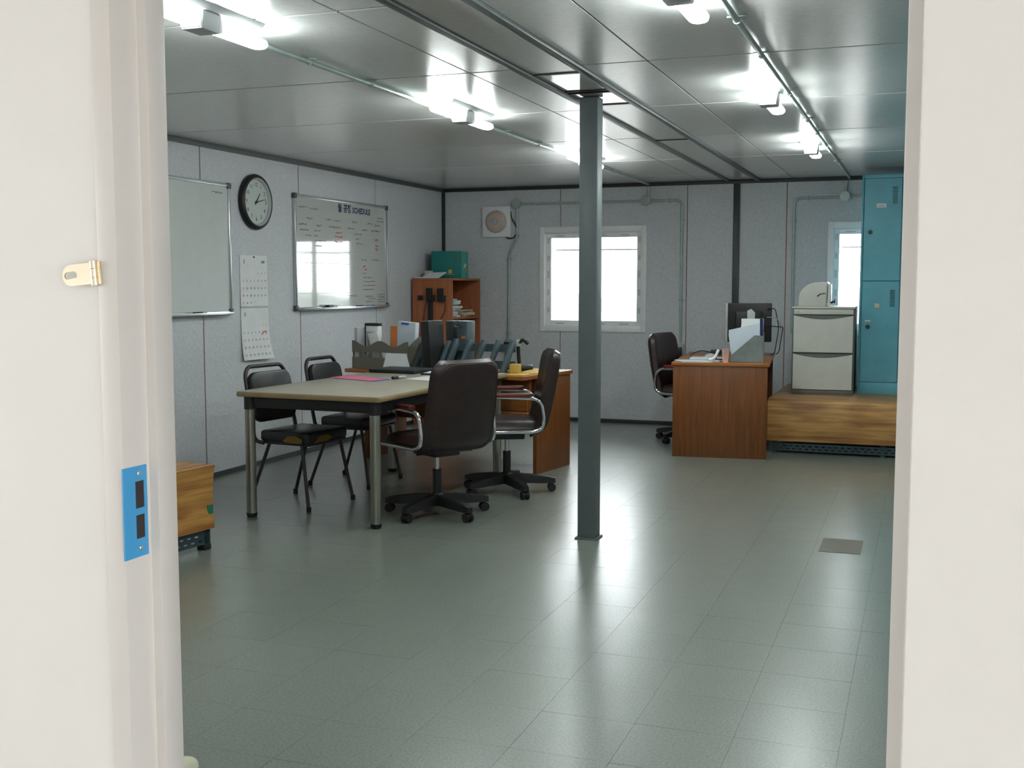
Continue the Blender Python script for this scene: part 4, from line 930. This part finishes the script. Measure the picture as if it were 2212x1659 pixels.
def standing(name, label, cat, x, y, w, t_, h, m, rz=0, lean=0.0, roll=0.0, z=0.0065, extra=None):
    p = d1(x, y, z); o = thing(name, label, cat, p, math.radians(-10) + rz)
    o.rotation_euler = (lean, roll, math.radians(-10) + rz)
    B().box(-w / 2, w / 2, -t_ / 2, t_ / 2, 0.0, h, bev=0.002).obj('cover', m, o)
    B().box(-w / 2 + 0.005, w / 2 - 0.005, -t_ / 2 + 0.003, t_ / 2 - 0.003, h - 0.002, h + 0.002).obj('pages', M_paper, o, smooth=False)
    return o
standing('binder', 'grey binder with black lever clip in the wavy rack', 'binder', -0.734, -0.19, 0.03, 0.2, 0.30, M_grey, 0)
cbx = standing('binder', 'pale binder with black top edge in the wavy rack', 'binder', -0.655, -0.170, 0.115, 0.05, 0.31, M_paper, 0)
B().box(-0.062, 0.062, -0.028, 0.028, 0.313, 0.333, bev=0.003).obj('black_edge', M_black, cbx)
B().box(-0.062, -0.055, -0.03, -0.0255, 0.10, 0.333).obj('black_spine', M_black, cbx, smooth=False)
B().box(-0.05, 0.045, -0.0275, -0.0253, 0.12, 0.27).obj('grey_sheet', M_grey, cbx, smooth=False)
standing('envelope', 'white envelope tilted in the wavy rack', 'envelope', -0.560, -0.220, 0.09, 0.012, 0.27, M_paper, 0, 0, math.radians(-14))
standing('folder', 'orange paper folder in the wavy rack', 'folder', -0.475, -0.150, 0.05, 0.03, 0.315, M_orange, 0.3)
standing('folder', 'beige paper folder beside the orange folder', 'folder', -0.515, -0.120, 0.03, 0.03, 0.29, M_beige, 0.2)
cb2 = standing('document_case', 'clear bluish document case bulging with papers on the wooden desk', 'case', -0.375, -0.135, 0.16, 0.05, 0.345, M_paperb, 0, 0, math.radians(4))
B().box(-0.05, 0.02, -0.0275, -0.0252, 0.325, 0.34).obj('blue_stripe', M_blue, cb2, smooth=False)
standing('magazine_file', 'tall black file leaning in the middle of the wooden desk', 'file', -0.040, -0.250, 0.07, 0.19, 0.36, M_black, 0.0, 0, math.radians(-4), z=0.009)
standing('magazine_file', 'dark slate file beside the tall black file', 'file', -0.045, 0.030, 0.06, 0.14, 0.36, M_trim, 0.05, 0, math.radians(-1), z=0.001)
rf = standing('ring_folder', 'grey ring folder with orange label on the wooden desk', 'folder', 0.045, 0.040, 0.085, 0.12, 0.36, M_gplast, 0.05, 0, math.radians(1), z=0.001)
B().box(-0.005, 0.03, -0.0625, -0.0605, 0.23, 0.25).obj('orange_label', M_orange, rf, smooth=False)
B().tube([(-0.03 + 0.03 * math.cos(a), -0.063, 0.325 + 0.012 * math.sin(a)) for a in [2 * PI * k / 16 for k in range(16)]], 0.003, seg=6, closed=True).obj('ring', M_chrome, rf)
sheet('paper_sheet', 'white card propped against the blue-grey rack', 'paper', [d1(-0.43, -0.365, 0.001), d1(-0.17, -0.365, 0.001), d1(-0.24, -0.325, 0.125), d1(-0.42, -0.325, 0.125)], M_paper)
# right end of the desk
tag(B().box(-0.035, 0.035, -0.03, 0.03, 0, 0.07, bev=0.003).obj('note_block', M_yel, loc=d1(0.60, -0.17), parent=None), 'pale yellow note block at the end of the wooden desk', 'notepad')
sheet('envelope', 'large yellow envelope on the end of the wooden desk', 'envelope', [d1(0.58, -0.10, 0.001), d1(0.76, -0.12, 0.001), d1(0.76, 0.12, 0.004), d1(0.59, 0.14, 0.012)], M_yel, 0.004)
sheet('envelope', 'brown-yellow envelope under the large yellow envelope', 'envelope', [d1(0.56, -0.30, 0.001), d1(0.74, -0.30, 0.001), d1(0.74, -0.14, 0.001), d1(0.56, -0.14, 0.001)], M_yel, 0.003)
sheet('paper_sheet', 'white sheet on the rear corner of the wooden desk', 'paper', [d1(0.58, 0.16, 0.001), d1(0.75, 0.16, 0.001), d1(0.75, 0.34, 0.001), d1(0.58, 0.34, 0.001)], M_paper)
bk2 = thing('camera_bag_strap', 'small black telephone handset at the end of the rack', 'telephone', d1(0.50, 0.12), math.radians(20)); bk2.name = 'telephone'
B().box(-0.07, 0.07, -0.08, 0.08, 0, 0.04, bev=0.01).obj('phone_body', M_black, bk2)
B().tube(fillet([(-0.03, -0.03, 0.05), (-0.04, -0.03, 0.20), (0.0, -0.04, 0.235), (0.035, -0.05, 0.20)], 0.04), 0.014, seg=10).obj('handset', M_black, bk2)
B().box(-0.055, -0.02, -0.045, -0.01, 0.18, 0.23, bev=0.006).obj('earpiece', M_grey, bk2)
# socket at the foot of the fan conduit and of the window conduit
def socket(label, x, z):
    t = thing('wall_socket', label, 'socket', (x, YB, z), group='wall sockets under the conduits')
    B().box(-0.035, 0.035, -0.04, 0, -0.06, 0.06, bev=0.005).obj('box', M_jbox, t); B().box(-0.03, 0.025, -0.085, -0.041, -0.045, 0.035, bev=0.008).obj('plug', M_black, t)
    B().tube(fillet([(0, -0.07, -0.03), (-0.02, -0.09, -0.12), (0.02, -0.05, -0.35), (0.0, -0.03, -z + 0.05)], 0.06), 0.005, seg=6).obj('cable', M_black, t)
socket('wall socket with black plug at the foot of the bent conduit', -3.925, 0.74)
socket('wall socket with black plug beside the desk with the monitor', -2.178, 0.72)

# ------------------------------------------------------------------ things on the meeting table
Mt = Matrix.Translation((-3.205, 6.385, TZ)) @ Matrix.Rotation(math.radians(-2.2), 4, 'Z')
def t1(x, y, z=0): return Mt @ Vector((x, y, z))
sheet('paper_folder', 'blue paper folder under the pink sheet on the table', 'folder', [t1(-0.40, 0.065, 0.0005), t1(-0.055, -0.035, 0.0005), t1(-0.025, 0.13, 0.0005), t1(-0.38, 0.25, 0.0005)], M_blue, 0.0022)
sheet('paper_sheet', 'pink sheet lying on the meeting table', 'paper', [t1(-0.455, 0.09, 0.003), t1(-0.08, -0.035, 0.003), t1(-0.05, 0.135, 0.003), t1(-0.44, 0.31, 0.003)], M_pink, 0.0012)
sheet('paper_sheet', 'white sheet on the meeting table under the swivel chair back', 'paper', [t1(0.05, 0.20, 0.0006), t1(0.32, 0.12, 0.0006), t1(0.38, 0.42, 0.0006), t1(0.06, 0.46, 0.0006)], M_paper)
pn = thing('pen', 'black and blue pen lying beside the pink sheet', 'pen', t1(-0.005, 0.19, 0.0105), math.radians(-12))
B().cyl((0, -0.055, 0), (0, 0.0, 0), 0.010, seg=12).obj('barrel', M_black, pn); B().cyl((0, 0.0, 0), (0, 0.075, 0), 0.009, seg=12).obj('cap', M_grey, pn)
lp = thing('notebook_computer', 'closed dark notebook lying at the far end of the meeting table', 'notebook', t1(-0.24, 0.72), math.radians(-6))
B().box(-0.20, 0.17, -0.14, 0.14, 0.0, 0.014, bev=0.004).obj('base', M_black, lp); B().box(-0.20, 0.17, -0.14, 0.14, 0.0145, 0.026, bev=0.004).obj('lid', M_trim, lp)
ot = thing('black_notebook', 'thin black notebook with loose papers on the meeting table', 'notebook', t1(0.05, 0.66, 0.0015), math.radians(8))
B().box(-0.09, 0.09, -0.10, 0.12, 0, 0.009, bev=0.002).obj('cover', M_black, ot); B().box(-0.07, 0.085, -0.09, 0.06, 0.0095, 0.012).obj('pages', M_paper, ot, smooth=False)

# ------------------------------------------------------------------ things on the right desk
mo = thing('monitor', 'black flat computer monitor on the desk beside the filing cabinet', 'monitor', d2(0.165, 0.24), math.radians(14))
B().prism(rrect(0.385, 0.33, 0.012), -0.02, 0.02, 'y', bev=0.004).obj('display_housing', M_black, mo, loc=(0, 0, 0.285))
B().box(-0.196, -0.176, -0.024, 0.022, 0.12, 0.45, bev=0.003).obj('side_bezel', M_grey, mo)
B().box(-0.11, 0.11, -0.05, -0.021, 0.18, 0.38, bev=0.01).obj('rear_cover', M_black, mo)
B().box(-0.035, 0.035, -0.03, 0.0, 0.01, 0.17, bev=0.004).obj('stand_neck', M_black, mo); B().prism(rrect(0.24, 0.18, 0.05), 0, 0.014, 'z', bev=0.003).obj('stand_base', M_black, mo)
for k, (x, c) in enumerate(((0.215, M_black), (0.235, M_cond), (0.25, M_black))):
    B().tube(fillet([(0.15, -0.03, 0.40 - 0.07 * k), (x, -0.035, 0.41 - 0.08 * k), (x + 0.04, 0.0, 0.25), (x + 0.01, 0.02, 0.02), (0.19, 0.03, 0.005)], 0.06), 0.004, seg=6).obj('cable', c, mo)
mf = thing('file_box', 'grey slant-sided file box stuffed with papers on the desk corner', 'file box', d2(0.20, -0.56), math.radians(5.5))
for y in (-0.06, 0.0605): B().prism([(-0.125, 0.006), (0.125, 0.006), (0.125, 0.21), (0.055, 0.215), (-0.125, 0.055)], y, y + 0.003, 'y').obj('side_panel', M_mesh, mf, smooth=False)
B().box(0.122, 0.125, -0.057, 0.06, 0.006, 0.235).obj('back_panel', M_gplast, mf, smooth=False); B().box(-0.125, -0.122, -0.057, 0.06, 0.006, 0.055).obj('front_panel', M_mesh, mf, smooth=False)
B().box(-0.125, 0.125, -0.057, 0.06, 0.0, 0.006).obj('box_floor', M_mesh, mf, smooth=False)
def infile(name, label, cat, poly, y, m, th=0.006):
    t = thing(name, label, cat, mf.matrix_basis @ Vector((0, y, 0.007)), math.radians(5.5)); B().prism(poly, -th / 2, th / 2, 'y').obj('leaf', m, t, smooth=False)
infile('paper_sheet', 'large white sheet fanning out of the grey file box', 'paper', [(-0.12, 0.03), (0.10, 0.03), (0.085, 0.30), (-0.145, 0.245), (-0.145, 0.20)], -0.03, M_paperb, 0.01)
infile('paper_sheet', 'second white sheet behind the fanned sheet in the file box', 'paper', [(-0.09, 0.0), (0.10, 0.0), (0.09, 0.335), (-0.05, 0.335), (-0.05, 0.29)], -0.01, M_paper, 0.006)
infile('book', 'dark blue book upright in the grey file box', 'book', [(0.05, 0.0), (0.118, 0.0), (0.115, 0.335), (0.04, 0.335)], 0.012, M_inkb, 0.016)
infile('book', 'white-spined book upright in the grey file box', 'book', [(0.085, 0.0), (0.115, 0.0), (0.118, 0.335), (0.09, 0.335)], 0.035, M_paper, 0.02)
infile('stapler', 'grey stapler standing upright behind the file box papers', 'stapler', [(0.0, 0.0), (0.04, 0.0), (0.05, 0.38), (0.02, 0.41), (-0.01, 0.395)], 0.05, M_grey, 0.014)
cu = thing('cup', 'pale pink paper cup beside the file box', 'cup', d2(0.035, -0.60), 0)
B().lathe([(0.024, 0), (0.030, 0.10), (0.0315, 0.102), (0.028, 0.10), (0.022, 0.004)], 24).obj('cup_body', M_skin, cu)
ph = thing('white_handset', 'white curved handset stand beside the pink cup', 'telephone', d2(-0.06, -0.56), math.radians(30))
B().box(-0.05, 0.05, -0.04, 0.04, 0, 0.012, bev=0.004).obj('cradle', M_grey, ph); B().tube(fillet([(-0.04, 0, 0.015), (0.01, 0, 0.03), (0.03, 0, 0.075), (0.04, 0, 0.095)], 0.03), 0.011, seg=10).obj('handset', M_vinyl, ph)
for k, (x, y, r_, lb) in enumerate(((-0.19, -0.58, 0.1, 'white sheet spread over the front of the desk with the monitor'), (-0.12, -0.50, -0.15, 'second white sheet on the desk with the monitor'), (-0.24, -0.52, 0.3, 'white sheet at the chair side of the desk with the monitor'))):
    c, s = math.cos(r_), math.sin(r_); R_ = lambda u, v: d2(x + c * u - s * v, y + s * u + c * v, 0.0006 + 0.0016 * k)
    sheet('paper_sheet', lb, 'paper', [R_(-0.12, -0.09), R_(0.12, -0.09), R_(0.12, 0.09), R_(-0.12, 0.09)], M_paperb if k != 1 else M_paper)
nb = thing('desk_calendar', 'white desk pad behind the papers on the desk with the monitor', 'desk pad', d2(-0.12, -0.28), math.radians(4))
B().box(-0.15, 0.13, -0.06, 0.06, 0, 0.012, bev=0.002).obj('pad', M_paper, nb); B().box(-0.15, 0.13, 0.045, 0.062, 0.0125, 0.018, bev=0.002).obj('pad_binding', M_grey, nb)
ms = thing('computer_mouse', 'pale grey computer mouse on the desk with the monitor', 'mouse', d2(-0.13, -0.02), math.radians(-60))
B().grid(lambda u, v: (0.03 * (2 * u - 1) * math.sin(PI * min(max(v, .04), .96)) ** 0.4, 0.052 * (2 * v - 1), 0.002 + 0.032 * max(0, (1 - (2 * u - 1) ** 2)) ** 0.6 * max(0, (1 - (2 * v - 1) ** 2)) ** 0.5), 12, 14).obj('shell', M_grey, ms, solid=0.001)
B().box(-0.003, 0.003, 0.012, 0.03, 0.024, 0.034, bev=0.001).obj('scroll_wheel', M_black, ms)
ad = thing('power_adapter', 'black power adapter and lead at the back of the desk with the monitor', 'adapter', d2(-0.09, 0.38), math.radians(10))
B().box(-0.07, 0.07, -0.03, 0.03, 0, 0.04, bev=0.006).obj('brick', M_black, ad); B().tube(fillet([(-0.07, 0, 0.02), (-0.16, -0.02, 0.035), (-0.22, -0.10, 0.012), (-0.24, -0.22, 0.006)], 0.06), 0.0045, seg=8).obj('cable', M_black, ad)
pr = thing('card_reader', 'small black box on the desk behind the white handset', 'device', d2(-0.02, -0.36), math.radians(5)); B().box(-0.04, 0.04, -0.03, 0.03, 0, 0.045, bev=0.005).obj('case', M_black, pr); B().box(-0.03, 0.03, -0.031, -0.0302, 0.012, 0.03).obj('slot', M_grey, pr, smooth=False)

# ------------------------------------------------------------------ slippers by the doorway
def slipper(label, loc, rz, m, sole):
    t = thing('slipper', label, 'slipper', loc, rz, group='slippers inside the doorway')
    out = [(0.045 * math.sin(a) * (1 + 0.15 * math.cos(a)), 0.135 * math.cos(a)) for a in [2 * PI * k / 28 for k in range(28)]]
    B().prism(out, 0, 0.03, 'z', bev=0.005).obj('sole', m, t); B().prism([(x * .85, y * .93) for x, y in out], 0.0302, 0.033, 'z').obj('insole', sole, t)
    def uf(u, v):
        a = PI * u; y = -0.01 + 0.135 * v; w = 0.047 * math.sqrt(max(0.02, 1 - (max(0, y) / 0.142) ** 2)); hgt = 0.055 - 0.035 * v * v
        return (w * math.cos(a), y, 0.026 + hgt * math.sin(a))
    B().grid(uf, 14, 10).obj('upper', m, t, solid=0.003)
    return t
slipper('cream rubber slipper on the floor just inside the doorway', (-1.85, 2.40, 0.0), math.radians(12), M_cream, M_sole)
slipper('blue rubber slipper on the floor beside the cream slipper', (-1.965, 2.425, 0.0), math.radians(4), M_bslip, M_sole)
